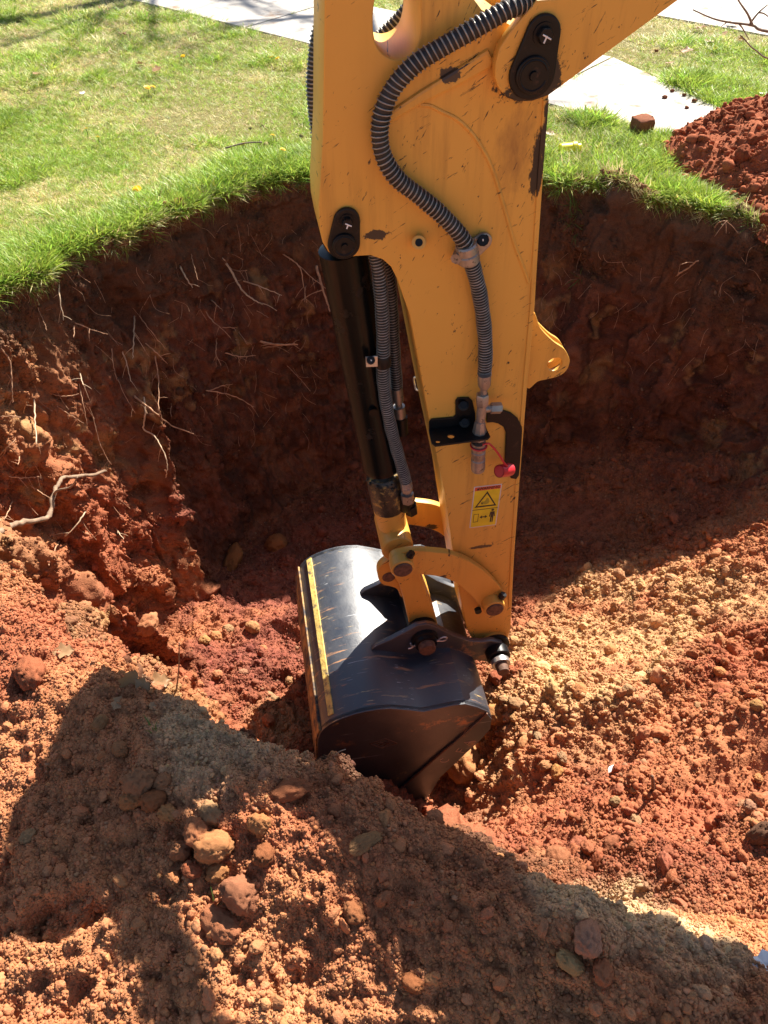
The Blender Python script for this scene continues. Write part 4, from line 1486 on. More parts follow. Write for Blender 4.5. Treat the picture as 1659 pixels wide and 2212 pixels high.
# --- hoses
main_pts = [(1160, -14, .085), (1139, 3, .105), (1096, 21, .125), (1022, 64, .13), (948, 106, .128), (895, 140, .125), (853, 185, .12), (829, 233, .118), (820, 285, .115), (829, 339, .115), (858, 386, .115), (906, 424, .115), (950, 461, .115), (986, 498, .116), (1008, 530, .116)]
hose(main_pts, .0165, EX, .0105, .0017)
hose([(1016, 556, .116), (1024, 585, .114), (1034, 625, .112), (1043, 680, .112), (1048, 735, .114), (1048, 780, .118), (1046, 812, .12)], .0165, EX, .0075, .0015)
hose([(740, -60, -.14), (714, 18, -.14), (697, 60, -.14), (687, 105, -.14), (682, 160, -.14), (682, 215, -.14), (688, 270, -.14), (698, 330, -.13), (712, 400, -.12), (735, 470, -.1)], .0185, EX, .0085, .0018)
hose([(806, 104, -.135), (835, 78, -.135), (866, 46, -.135), (893, 10, -.135), (912, -30, -.135)], .019, EX, .010, .0018)
hose([(806, 520, .056), (812, 552, .058), (820, 600, .062), (826, 684, .064), (828, 755, .065), (827, 800, .064), (832, 858, .062), (845, 926, .060), (861, 985, .056), (874, 1030, .052), (879, 1052, .050)], .0155, EX, .0078, .0014)
h6 = hose([(822, 540, -.01), (832, 572, -.01), (842, 620, -.01), (847, 684, -.01), (851, 754, -.01), (856, 822, -.01), (857, 838, -.01)], .0150, EX, .0078, .0014)
f6 = rod('hose_fitting', P(857, 838, -.01), P(866, 915, -.01), [(0, .016), (.35, .016), (.36, .010), (.5, .010), (.5, .017), (.8, .017), (.8, .013), (1, .013)], M['steel'], EX, 14)
rod('port_block', P(866, 900, -.01), P(868, 935, -.01), [(0, .019), (1, .019)], M['black'], f6, 14)
f5 = rod('hose_fitting', P(877, 1040, .051), P(881, 1082, .046), [(0, .0175), (.45, .0175), (.46, .011), (.6, .011), (.6, .020), (1, .020)], M['steel'], EX, 8)
rod('elbow', P(881, 1072, .036), P(874, 1098, .022), [(0, .024), (.8, .026), (1, .018)], M['black'], f5, 16)
rod('elbow_nut', P(886, 1090, .032), P(889, 1106, .028), [(0, .021), (1, .021)], M['black'], f5, 6)

# hose clamp on the stick
cl = plate('hose_clamp', [hull(circ(A(1004, 550, NB), .026, 20) + circ(A(1042, 519, NB), .021, 20))], NB, NB + .009, M['steel'], EX, .003)
rod('clamp_ring', P(1006, 527, .116), P(1014, 566, .114), [(0, .0225), (.08, .0255), (.45, .0255), (.5, .0235), (.55, .0255), (.92, .0255), (1, .0225)], M['steel'], cl, 18)
rod('clamp_ear', P(992, 545, .10), P(985, 560, .125), [(0, .013), (1, .013)], M['steel'], cl, 8)
rod('clamp_bolt', P(1043, 518, NB + .006), P(1043, 518, NB + .026), [(0, .0145), (.3, .0145), (.3, .0115), (1, .0115)], M['black'], cl, 10)
bc = A(1043, 521, NB + .026)
tube('paint_mark', [W(bc[0], bc[1] + .005, NB + .0262), W(bc[0] + .001, bc[1] - .005, NB + .0262)], .0016, M['white'], cl, 6)
# clamp on the cylinder hose
cc = plate('cylinder_clamp', [AL([(789, 768), (815, 766), (815, 789), (790, 790)], .075)], .078, .082, M['bright'], EX, .001)
rod('clamp_bolt', P(801, 778, .080), P(801, 778, .094), [(0, .0115), (1, .010)], M['black'], cc, 12)
rod('clamp_band', P(827, 766, .064), P(828, 791, .064), [(0, .0185), (.1, .0205), (.9, .0205), (1, .0185)], M['black'], cc, 20)
tube('paint_mark', [P(801, 777, .0945), P(806, 784, .0945)], .0015, M['white'], cc, 6)
# little silver loop on the far edge of the stick
tube('wire_loop', cr([P(908, 814, -.10), P(898, 815, -.11), P(894, 818, -.115), P(896, 832, -.115), P(899, 842, -.115), P(908, 843, -.10)], 4), .0028, M['bright'], EX, 8)
plate('loop_tab', [AL([(899, 820), (908, 819), (911, 840), (902, 842)], -.11)], -.112, -.108, M['black'], EX, .001)

# --- auxiliary coupling, bracket and guard
tab = AL([(926, 909), (931, 903), (978, 899), (983, 894), (983, 863), (988, 857), (1012, 856.5), (1019, 863), (1026, 890), (1026, 926), (926, 931)], NB)
br = plate('coupling_bracket', [tab], NB + .001, NB + .007, M['black'], EX, .002)
u0, v0 = A(926.5, 927, NB + .006); u1, _ = A(1046, 923, NB + .006)
vsh = v0
shelf_basis = (AO + np.array([0, 0, vsh]), AU, AN, np.array([0, 0, -1.0]))
def SHP(x, y):
    # where the sight line to (x, y) meets the level shelf
    q = at_z(x, y, vsh)
    return (float((q - AO) @ AU), float((q - AO) @ AN))
so = [(u0, NB + .004), SHP(927, 935), SHP(932, 957), SHP(940, 964), SHP(1040, 951), SHP(1054, 949), SHP(1059, 944), SHP(1052, 930), (u1, NB + .004)]
def hole_at(x, y, ru):
    c = SHP(x, y)
    return circ(c, ru, 18)
plate('shelf', [so, hole_at(974, 943.5, .0095), hole_at(946, 955, .0065)], -.003, .003, M['black'], br, .001, shelf_basis)
for x, y in ((1001, 875), (1004, 912)):
    b_ = rod('flange_bolt', P(x, y, NB + .006), P(x, y, NB + .024), [(0, .0150), (.25, .0150), (.3, .0105), (1, .0100)], M['black'], br, 16)
    c = A(x + 3, y + 4, NB + .025)
    tube('paint_mark', [W(c[0] + .002, c[1] + .005, NB + .0245), W(c[0] - .001, c[1] - .004, NB + .0245)], .0014, M['white'], br, 6)
gd = AL([(1050, 889), (1060, 884), (1082, 882), (1102, 889), (1117, 901), (1126, 919), (1126.5, 930), (1124, 974), (1120, 1023), (1114, 1032), (1102, 1030), (1093, 1014), (1089, 996), (1091, 950), (1091.5, 932), (1086, 919), (1074, 911.6), (1062, 909), (1050, 910)], NB)
plate('hose_guard', [gd], NB + .001, NB + .008, M['black'], br, .002)
nC = .135
def vrod(name, pts, mat, parent, segs=16):
    """stacked turned piece: [(px, py, radius)]"""
    return tube(name, [P(x, y, nC) for x, y, r in pts], [r for x, y, r in pts], mat, parent, segs, True, 35)
sl = vrod('hose_sleeve', [(1046.4, 809, .0165), (1046.3, 816, .0175), (1046, 832, .0165), (1045.5, 838, .0120), (1045, 840, .0095), (1044.5, 856, .0095)], M['steel'], EX)
tee = vrod('tee_fitting', [(1042, 873, .0125), (1040, 890, .0135), (1038.5, 905, .012), (1037.5, 914, .011)], M['steel'], EX)
vrod('swivel_nut', [(1042.5, 851, .0155), (1042.4, 853, .0175), (1041.6, 873, .0175), (1041.6, 875, .015)], M['steel'], tee, 6)
tube('tee_branch', [P(1040, 884, nC), P(1062, 882, nC)], .0105, M['steel'], tee, 14)
tube('cap_nut', [P(1059, 882, nC), P(1060.5, 882, nC), P(1081, 881, nC), P(1083, 881, nC)], [.0135, .0155, .0155, .013], M['steel'], tee, 6)
vrod('bulkhead_nut', [(1037, 910, .014), (1036, 922, .0165), (1035.5, 930, .0185), (1035, 938, .020), (1034.8, 941, .018), (1034.5, 948, .018)], M['steel'], tee, 8)
cp = vrod('quick_coupler', [(1034, 955, .0200), (1033.8, 963, .0200), (1033.6, 966, .0185), (1033.5, 973, .0185), (1033.4, 974, .0200), (1033.2, 981, .0200), (1033.1, 982, .0188), (1032.9, 990, .0188), (1032.8, 991, .0203), (1032.5, 1010, .0203), (1032.4, 1015, .0185)], M['steel'], EX, 24)
cp['label'] = 'dull steel quick coupler pointing down'
ringp = [np.array(P(1034, 962.5, nC)) + .0215 * (math.cos(a) * AU + math.sin(a) * AN) for a in np.linspace(0, 6.283, 28)]
stp = tube('cap_strap', ringp, .0030, M['red'], EX, 8, caps=False)
tube('strap_tail', cr([P(1042, 961, .152), P(1052, 958, .152), P(1060, 961, .150), P(1075, 978, .150), P(1088, 998, .152), P(1096, 1008, .152)], 5), .0030, M['red'], stp, 8)
ca, cb = np.array(P(1078, 1018, .158)), np.array(P(1102, 1014, .135))
cap = tube('dust_cap', [ca, ca + (cb - ca) * .3, ca + (cb - ca) * .8, cb], [.0185, .0190, .0195, .0185], M['red'], EX, 24, caps=False)
tube('cap_lining', [ca, ca + (cb - ca) * .82], [.0165, .0165], M['red'], cap, 24)

# --- warning decal
nD = NB + .0003
dc = [np.array(A(x, y, NB)) for x, y in ((1019.7, 1052.4), (1079.8, 1045.5), (1076, 1132.8), (1017.9, 1140))]
d0 = (dc[0] + dc[1] + dc[2] + dc[3]) / 4
dw = (np.linalg.norm(dc[1] - dc[0]) + np.linalg.norm(dc[2] - dc[3])) / 2
dh = (np.linalg.norm(dc[3] - dc[0]) + np.linalg.norm(dc[2] - dc[1])) / 2
e1 = (dc[1] - dc[0]) + (dc[2] - dc[3]); e1 /= np.linalg.norm(e1)
e2_ = np.array([-e1[1], e1[0]])
def D(x, y): return tuple(d0 + e1 * x * dw / 2 + e2_ * y * dh / 2)
def rect(x0, y0, x1, y1): return [D(x0, y0), D(x1, y0), D(x1, y1), D(x0, y1)]
dec = plate('warning_decal', [rect(-1, -1, 1, 1)], nD - .0004, nD + .0004, M['decal_white'], EX, .0001)
dec['label'] = 'yellow and red warning decal with keep-away pictograms'
def dl(name, loops, k, mat): return plate(name, loops, nD + .0004 * k, nD + .0004 * (k + 1), mat, dec, .0001)
dl('decal_header', [rect(-.93, .80, .93, .965)], 1, M['decal_red'])
dl('decal_field', [rect(-.93, -.965, .93, .795)], 1, M['decal_yellow'])
dl('divider_line', [rect(-.93, -.125, .93, -.10)], 2, M['decal_black'])
dl('danger_triangle', [[D(-.80, 0.0), D(.80, 0.0), D(.0, .74)], [D(-.62, .065), D(.62, .065), D(0, .62)][::-1]], 2, M['decal_black'])
hand = [D(-.32, .22), D(-.20, .14), D(-.02, .12), D(.18, .15), D(.25, .24), D(.20, .33), D(.12, .42), D(.0, .40), D(-.06, .30), D(-.16, .25), D(-.28, .28)]
dl('crush_pictogram', [hand], 2, simple('decal_sketch', (.35, .30, .03), .5))
dl('splash_pictogram', [[D(-.38, .24), D(-.30, .12), D(-.2, .15), D(-.14, .10), D(-.24, .20)]], 2, M['decal_black'])
dl('frame_pictogram', [rect(-.80, -.72, -.42, -.32), rect(-.76, -.70, -.46, -.34)[::-1]], 2, M['decal_black'])
dl('double_arrow', [[D(-.34, -.50), D(-.16, -.42), D(-.16, -.475), D(.06, -.475), D(.06, -.42), D(.24, -.50), D(.06, -.58), D(.06, -.525), D(-.16, -.525), D(-.16, -.58)]], 2, M['decal_black'])
dl('man_head', [circ(D(.58, -.20), dw * .055, 16)], 2, M['decal_black'])
dl('man_body', [[D(.42, -.28), D(.74, -.28), D(.80, -.52), D(.72, -.53), D(.69, -.38), D(.69, -.80), D(.60, -.80), D(.59, -.56), D(.57, -.56), D(.56, -.80), D(.47, -.80), D(.47, -.38), D(.44, -.53), D(.36, -.52)]], 2, M['decal_black'])
e13 = e1[0] * AU + e1[1] * AV; e23 = e2_[0] * AU + e2_[1] * AV
text_mesh('warning_text', 'WARNING', dh * .075, W(*D(.12, .882), nD + .0010), e13, e23, AN, M['decal_black'], dec, .0001, 'CENTER', .0004)
dl('alert_symbol', [[D(-.80, .83), D(-.58, .83), D(-.69, .935)]], 2, M['decal_black'])
text_mesh('part_number', '000-0000', dh * .022, W(*D(.62, -.915), nD + .0010), e13, e23, AN, M['decal_black'], dec, .00005) if False else None

# --- the rest of the machine, off to the right of the pit
def xbox(name, u0, u1, v0, v1, n0, n1, mat, parent, bev=.02):
    return plate(name, [[(u0, v0), (u1, v0), (u1, v1), (u0, v1)]], n0, n1, mat, parent, bev)
for n0 in (-.75, .45):
    tr = plate('track', [hull(circ((3.55, .24), .23, 24) + circ((5.05, .24), .23, 24))], n0, n0 + .30, M['rubber'], EX, .02)
    for uu in (3.55, 3.95, 4.3, 4.65, 5.05):
        pin_rod('track_wheel', (uu, .22), n0 - .01, n0 + .31, .14 if uu in (3.55, 5.05) else .09, M['black'], tr)
xbox('undercarriage', 3.7, 4.9, .2, .5, -.44, .44, M['black'], EX)
hs_ = plate('house', [[(3.75, .56), (5.25, .56), (5.35, .8), (5.3, 1.25), (4.7, 1.3), (4.6, .95), (3.75, .95)]], -.75, .75, M['yellow'], EX, .04)
xbox('swing_post', 3.55, 3.85, .55, 1.25, -.14, .14, M['black'], EX)
cabp = plate('cab', [[(3.95, .96), (4.6, .96), (4.72, 1.31), (4.95, 1.31), (4.95, 2.35), (4.1, 2.35), (3.92, 1.6)], [(4.05, 1.05), (4.55, 1.05), (4.65, 1.4), (4.85, 1.45), (4.85, 2.25), (4.18, 2.25), (4.02, 1.6)][::-1]], -.70, .12, M['black'], EX, .02)
plate('cab_glass', [[(4.05, 1.05), (4.55, 1.05), (4.65, 1.4), (4.85, 1.45), (4.85, 2.25), (4.18, 2.25), (4.02, 1.6)]], -.68, -.67, M['glass'], cabp, .001)
bcyl = rod('boom_cylinder', W(3.62, .75, .0), W(2.55, 2.20, .0), [(0, .06), (.6, .06), (.6, .03), (1, .03)], M['barrel'], EX, 24)

# ------------------------------------------------------------------ roots in the pit wall
c5 = lambda L: [(.4299 * x, 548.6 + .4299 * y) for x, y in L]
ROOTS = [  # outline in the photograph's left-hand crop, thickness in its pixels, pale?
    ([(1120, 20), (1170, 100), (1215, 180), (1260, 220), (1320, 255)], 10, 1), ([(1160, 75), (1200, 85), (1242, 82)], 6, 0), ([(1220, 135), (1310, 165), (1415, 208)], 6, 1), ([(905, 60), (935, 120), (968, 168)], 8, 1),
    ([(960, 0), (975, 60), (995, 130)], 4, 0), ([(295, 120), (300, 220), (320, 335)], 7, 1), ([(360, 340), (440, 370), (540, 405)], 6, 0), ([(372, 345), (372, 420)], 6, 0), ([(190, 270), (215, 330), (235, 388)], 4, 0),
    ([(675, 310), (672, 420), (668, 525)], 7, 1), ([(700, 310), (760, 390), (830, 475)], 4, 0), ([(732, 450), (790, 500), (843, 552)], 6, 0), ([(780, 510), (795, 620), (797, 790)], 6, 0), ([(615, 490), (640, 560), (657, 640)], 6, 1),
    ([(590, 620), (620, 700), (680, 800)], 4, 0), ([(400, 600), (420, 660)], 7, 1), ([(395, 640), (415, 740), (440, 860)], 5, 0), ([(172, 715), (175, 830), (183, 955)], 8, 1), ([(120, 800), (132, 745)], 5, 0),
    ([(0, 470), (50, 540), (60, 650), (65, 750)], 8, 0), ([(1025, 275), (1070, 340), (1110, 370)], 6, 0), ([(1115, 368), (1170, 372), (1185, 390)], 5, 0), ([(1060, 230), (1110, 275)], 6, 0), ([(1300, 435), (1380, 455), (1495, 455)], 12, 0),
    ([(1320, 470), (1400, 462), (1480, 448)], 7, 0), ([(1115, 490), (1200, 515), (1285, 510)], 6, 0), ([(1010, 685), (1090, 695), (1190, 720), (1278, 770)], 6, 0), ([(1040, 690), (1120, 662), (1170, 655)], 5, 0), ([(675, 715), (770, 790), (860, 860), (975, 905)], 9, 0),
    ([(725, 720), (730, 800), (722, 880), (770, 910), (815, 980), (840, 1060), (832, 1125)], 8, 1), ([(1420, 0), (1500, 60), (1525, 150), (1540, 245)], 6, 0), ([(1500, 55), (1570, 120), (1640, 175)], 5, 0), ([(1590, 60), (1630, 200), (1659, 290)], 12, 0),
    ([(440, 1270), (400, 1340), (330, 1420)], 8, 1), ([(300, 1440), (270, 1500), (245, 1565)], 6, 0), ([(0, 820), (60, 815), (105, 822)], 6, 0), ([(150, 1160), (200, 1195), (250, 1225)], 6, 0), ([(560, 470), (570, 560), (590, 640)], 4, 0),
    ([(0, 1010), (40, 970), (80, 930)], 6, 0), ([(100, 1010), (90, 1060)], 5, 0), ([(580, 1380), (622, 1432)], 5, 1), ([(1200, 390), (1245, 455)], 4, 0), ([(1290, 285), (1352, 322)], 4, 0), ([(260, 705), (330, 715), (395, 705)], 4, 0),
    ([(1440, 560), (1500, 620), (1560, 690)], 3, 0), ([(0, 1110), (90, 1125), (200, 1120)], 6, 0), ([(60, 1240), (30, 1320), (0, 1340)], 5, 0), ([(860, 750), (860, 820)], 4, 0), ([(1090, 420), (1085, 500), (1110, 560)], 5, 0), ([(280, 760), (340, 800), (420, 850)], 5, 0),
    ([(470, 820), (500, 950), (560, 1060)], 5, 0), ([(1535, 160), (1530, 240)], 5, 0), ([(1690, 700 - 560), (1700, 800 - 560)], 4, 0)]
SPECIAL = {0: 'thick pale forked root sticking out of the dark far wall beside the bucket ram', 3: 'short pale curved root below the turf edge in the dark wall', 17: 'straight pale root hanging down the left wall above the crooked branch',
           23: 'reddish bundled root pointing at the bucket ram from the dark wall', 28: 'long tan root slanting over the lit rib of the left wall', 29: 'longest kinked root hanging past the lit rib with a pale tip',
           32: 'stout reddish root right beside the bucket ram barrel', 33: 'split pale root lying on the sunlit lower left wall', 5: 'pale root hanging from the torn turf at the upper left', 6: 'tan root jutting right out of the wall under the left turf'}


def root_obj(px, wpx, pale, idx, nm='root'):
    rgx = random.Random(idx * 13 + 1)
    pts = []
    k = len(px)
    mx0 = px[0][0]
    for i, (x, y) in enumerate(px):
        h, n = hit(x, y)
        off = (-.004 if i == 0 else .02 + (.13 if mx0 > 400 else .06) * i / (k - 1))
        q_ = h + (EYE - h).normalized() * off
        pts.append(np.array(q_))
    # keep the run smooth in depth
    d = [np.linalg.norm(p - np.array(EYE)) for p in pts]
    ds = np.interp(np.arange(k), [0, k - 1], [d[0], min(d[0], d[-1])])
    pts = [np.array(EYE) + (p - np.array(EYE)) / dd * (.35 * dd + .65 * min(dd, s_)) for p, dd, s_ in zip(pts, d, ds)]
    path = cr(pts, 7)
    path = [p + .0022 * np.array([rgx.uniform(-1, 1), rgx.uniform(-1, 1), rgx.uniform(-1, 1)]) for p in path]
    r0 = wpx * .4299 * .62 * pxm(pts[0])
    rd = [r0 * (1 - .55 * i / (len(path) - 1)) * rgx.uniform(.85, 1.12) for i in range(len(path))]
    V, F = tube_geo(path, rd, 7)
    o = mesh_np(nm, V, F, M['rootpale'] if pale else M['root'], None, True, None, tuple(path[0]))
    # side rootlets
    for _ in range(rgx.randint(1, 3) if wpx >= 5 else rgx.randint(0, 1)):
        i = rgx.randrange(len(path) // 3, len(path) - 1)
        a = path[i]; L = r0 * rgx.uniform(8, 20)
        dr2 = np.array([rgx.uniform(-1, 1), rgx.uniform(-.6, .2), rgx.uniform(-1, .4)]); dr2 /= np.linalg.norm(dr2)
        v, f = tube_geo(cr([a, a + dr2 * L * .5 + np.array([0, 0, -.1 * L]), a + dr2 * L + np.array([0, 0, -.35 * L])], 4), [r0 * .4] * 3 + [r0 * .3] * 4 + [r0 * .2] * 2, 5)
        mesh_np('rootlet', v, f, M['rootpale'] if pale else M['root'], o, True)
    return o


for i, (L, wpx, pale) in enumerate(ROOTS):
    pl = c5(L)
    o = root_obj(pl, wpx, pale, i)
    mx_ = sum(x for x, y in pl) / len(pl); my_ = sum(y for x, y in pl) / len(pl)
    if i in SPECIAL: lb = SPECIAL[i]
    elif mx_ < 160: lb = ('pale' if pale else 'thin brown') + ' root hanging from the sunlit left wall of the pit'
    elif mx_ < 400 and my_ < 800: lb = ('pale' if pale else 'thin brown') + ' root hanging from the upper left wall under the turf'
    elif mx_ < 400: lb = ('pale' if pale else 'thin brown') + ' root on the lower left wall near the lit ribs'
    else: lb = ('pale' if pale else 'thin brown') + ' root sticking out of the dark wall left of the bucket ram'
    tag(o, lb, 'root', 'roots sticking out of the pit wall')
for px, w_, lb in (([(1459, 596), (1485, 580), (1508, 562)], 9, 'tan root slanting upward on the dark right wall of the pit'), ([(1544, 491), (1555, 480), (1572, 476)], 7, 'small pale root under the turf edge at the right')):
    tag(root_obj(px, w_, 0, 90 + int(w_)), lb, 'root', 'roots sticking out of the pit wall')
# hair roots: nobody could count them
HVv, HFf = [], []
rgx = random.Random(77)
for _ in range(260):
    x = rgx.uniform(0, 690) if rgx.random() < .75 else rgx.uniform(1170, 1640)
    y = rgx.uniform(560, 1150) if x < 300 else rgx.uniform(480, 950)
    if x > 1100: y = rgx.uniform(520, 800)
    h, n = hit(x, y)
    a = np.array(h + n * .003)
    L = rgx.uniform(.03, .13)
    d = np.array([rgx.uniform(-.7, .7), -.15, -1.0 + rgx.uniform(0, .9)]) + np.array(n) * .15
    d /= np.linalg.norm(d)
    s_ = np.array([rgx.uniform(-1, 1), 0, rgx.uniform(-1, 1)]) * L * .25
    v, f = tube_geo(cr([a, a + d * L * .5 + s_ + np.array(n) * .006, a + d * L + np.array(n) * .01], 4), [.0009] * 9, 4, False)
    HFf += [tuple(i + len(HVv) for i in q_) for q_ in f]; HVv += v
hr = mesh_np('hair_roots', HVv, HFf, M['root'], None, True)
hr['kind'] = 'stuff'
# the crooked branch
bp_ = []
for (x, y), off in zip(c5([(-60, 1425), (0, 1400), (100, 1350), (232, 1330), (262, 1240), (290, 1160), (330, 1122), (450, 1112), (535, 1090)]), (.02, .03, .04, .05, .06, .08, .09, .08, .02)):
    h, n = hit(x, y)
    bp_.append(np.array(h + (EYE - h).normalized() * off))
dd = np.array([np.linalg.norm(p - np.array(EYE)) for p in bp_]); dl_ = np.linspace(dd[0], dd[-1], len(dd))
bp_ = [np.array(EYE) + (p - np.array(EYE)) / a * (.3 * a + .7 * b) for p, a, b in zip(bp_, dd, dl_)]
bpath = cr(bp_, 6)
rgx = random.Random(3)
r0 = 5.6 * pxm(bp_[3])
bpath = [p + .004 * np.array([rgx.uniform(-1, 1), rgx.uniform(-1, 1), rgx.uniform(-1, 1)]) for p in bpath]
V, F = tube_geo(bpath, [r0 * (1.2 - .6 * i / len(bpath)) * rgx.uniform(.86, 1.14) for i in range(len(bpath))], 10)
fk = bpath[26]
fp = cr([fk, fk + np.array([.03, -.01, .035]), fk + np.array([.085, -.005, .05]), fk + np.array([.12, .01, .09])], 5)
v_, f_ = tube_geo(fp, [r0 * (.6 - .4 * i / len(fp)) for i in range(len(fp))], 8)
F += [tuple(i + len(V) for i in q_) for q_ in f_]; V += v_
tag(mesh_np('crooked_branch', V, F, M['branchwood'], None, True, None, tuple(bpath[0])), 'thick crooked grey branch jutting out across the left wall of the pit', 'branch')

# ------------------------------------------------------------------ single clods one could pick up
CL = [ico(4, 500 + k, .40, 1.3, (1, .8, .72), M['clod'], 'soil_clod', lump=.16, fine=.24) for k in range(5)]
CS = [ico(4, 520 + k, .30, 1.2, (1, .82, .74), M['clod'], 'soil_clod', lump=.14, fine=.26) for k in range(4)]
RK = ico(4, 541, .35, .9, (1, .8, .7), M['clod'], 'sandy_rock', lump=.10, fine=.22)
G1 = 'clods lying on the near spoil bank'
cB, cR, cO, cT, cP = (.38, .172, .074), (.30, .108, .048), (.45, .205, .090), (.38, .215, .115), (.29, .145, .078)


def clod(x, y, r, mesh, col, label, group=G1, ax=(1, 1, 1), rotz=0.0, sink=.25, tilt=None, name='soil_clod', cat='clod'):
    h, n = hit(x, y)
    R = r * pxm(h)
    o = link_mesh(name, mesh)
    up = Vector((0, 0, 1)) if group == G1 else n
    o.location = h + up * R * (.62 - sink)
    rgz = random.Random(int(x * 7 + y))
    o.rotation_euler = tilt or (rgz.uniform(-.5, .5), rgz.uniform(-.5, .5), rotz if rotz else rgz.random() * 6.28)
    o.scale = (R * ax[0] * .88, R * ax[1] * .88, R * ax[2] * .88)
    o.color = (*[c * rgz.uniform(.9, 1.1) for c in col], 1)
    return tag(o, label, cat, group)


clod(463, 1837, 37, CS[0], cO, 'largest sunlit clod in the huddle of clods on the near bank')
clod(391, 1842, 32, CS[1], cB, 'upright oval clod at the left of the sunlit huddle', ax=(.7, .7, 1.15), tilt=(.2, .1, .4))
clod(427, 1805, 29, CL[0], cB, 'rough clod at the top of the sunlit huddle, above the largest clod')
clod(472, 1887, 22, CL[1], cB, 'small crumbly clod tucked under the largest sunlit clod')
clod(415, 1884, 18, CL[2], cR, 'small dark clod at the bottom of the sunlit huddle')
clod(374, 1900, 17, CL[3], cO, 'small clod below the upright oval clod')
clod(518, 1937, 44, CS[2], (.32, .145, .064), 'big smooth brown clod half in shade below the huddle', ax=(.95, .8, .85))
clod(481, 2003, 40, CS[3], (.34, .152, .068), 'rounded smooth clod lying below the big brown clod', ax=(1.1, .8, .62))
clod(304, 1697, 31, CL[4], cP, 'topmost clod of the shaded trio on the bank')
clod(288, 1731, 25, CS[1], cB, 'lower left clod of the shaded trio on the bank')
clod(334, 1734, 26, CS[0], cR, 'reddish lower right clod of the shaded trio')
clod(365, 1760, 19, CL[0], cO, 'clod catching the sun just right of the shaded trio')
clod(352, 1691, 21, CL[1], cB, 'dull clod right behind the shaded trio')
clod(460, 1762, 26, CL[2], cT, 'crumbling sandy clod in the sun above the huddle')
clod(626, 1715, 38, CS[2], cR, 'flat reddish slab of clay on the shaded bank', ax=(1.1, .6, .5), rotz=.3)
clod(563, 1786, 30, CL[3], cB, 'tall rough clod in shade right of the huddle', ax=(.75, .75, 1.1))
clod(571, 1848, 24, CL[4], cR, 'crumbly red clod below the tall rough clod')
clod(788, 1826, 33, RK, cP, 'pale streaked stone in shade on the middle of the bank', ax=(1.15, .65, .6), rotz=.5, name='pale_stone', cat='stone')
clod(764, 1976, 22, CL[0], cR, 'red clod touching the edge of the shade low on the bank')
clod(262, 1620, 19, CL[1], cB, 'small dull clod above the shaded trio')
clod(217, 1566, 17, CS[0], cP, 'small greyish clod at the top of the shade')
clod(63, 1811, 17, CL[2], cT, 'small sandy clod at the left edge of the shade')
clod(66, 1462, 40, CS[1], cR, 'big cracked red clod near the left edge of the photo', ax=(1, .85, .9))
clod(893, 2127, 22, CS[3], cR, 'smooth red clod low in the shade near the bottom edge')
clod(1302, 2100, 24, CL[3], cB, 'brown clod beside the sandy rocks')
clod(1266, 2032, 50, RK, cT, 'larger half of the cracked sandy rock', ax=(.8, .7, .85), rotz=1.2, name='sandy_rock', cat='rock')
clod(1228, 2084, 42, RK, (.40, .25, .12), 'smaller half of the cracked sandy rock, nearer the bottom', ax=(.75, .6, .8), rotz=2.6, name='sandy_rock', cat='rock')
G2 = 'clods lying in the pit'
clod(1075, 1466, 17, CL[0], cR, 'clod directly below the bucket hinge pin', G2)
clod(1082, 1548, 26, CL[1], cO, 'rough clod touching the right corner of the bucket', G2)
clod(1113, 1523, 17, CL[2], cT, 'small sandy clod right of the bucket corner', G2)
clod(1017, 1656, 46, CL[3], cO, 'large crumbly clod leaning by the bucket mouth', G2)
clod(1254, 1502, 17, CL[4], cO, 'round clod alone on the sandy right slope', G2)
clod(509, 1209, 30, CS[2], cR, 'flat red slab of clay on the shaded pit floor', G2, ax=(1.1, .7, .5))
clod(602, 1176, 22, CL[1], cR, 'reddish clod in the shaded pit floor left of the bucket', G2)
clod(546, 1357, 15, CS[0], cO, 'orange clod at the edge of the sun left of the bucket', G2)
clod(314, 1352, 24, CL[0], cO, 'lit knobbly clod at the foot of the left wall', G2)
clod(1652, 1800, 36, CS[1], (.16, .07, .045), 'dark upright clod at the right edge of the photo', G2, ax=(.7, .7, 1.4))
rgx = random.Random(21)
for i in range(40):
    x, y = (rgx.uniform(1130, 1640), rgx.uniform(1280, 1800)) if i < 26 else (rgx.uniform(330, 670), rgx.uniform(1330, 1560))
    lb = 'small lit clod scattered on the sandy right slope of the pit' if i < 26 else 'small red clod in the heap of clods left of the bucket'
    clod(x, y, rgx.uniform(8, 14), rgx.choice(CL), cO if rgx.random() < .6 else cT, lb, G2)
G3 = 'clods on the red earth heap'
for i in range(12):
    a, r = rgx.uniform(1.9, 4.4), HR * rgx.uniform(.15, 1.0)
    x, y = HC[0] + r * math.cos(a), HC[1] + r * math.sin(a)
    z = .40 * (1 - min(r / HR, 1) ** 1.25) + .02
    o = link_mesh('soil_clod', rgx.choice(CL))
    R = rgx.uniform(.02, .042)
    o.location = (x, y, z); o.scale = (R, R, R * .9); o.rotation_euler = (rgx.random(), rgx.random(), rgx.random() * 6)
    o.color = (.24 * rgx.uniform(.8, 1.2), .08, .04, 1)
    tag(o, 'dark red clod lying on the heap of red earth', 'clod', G3)
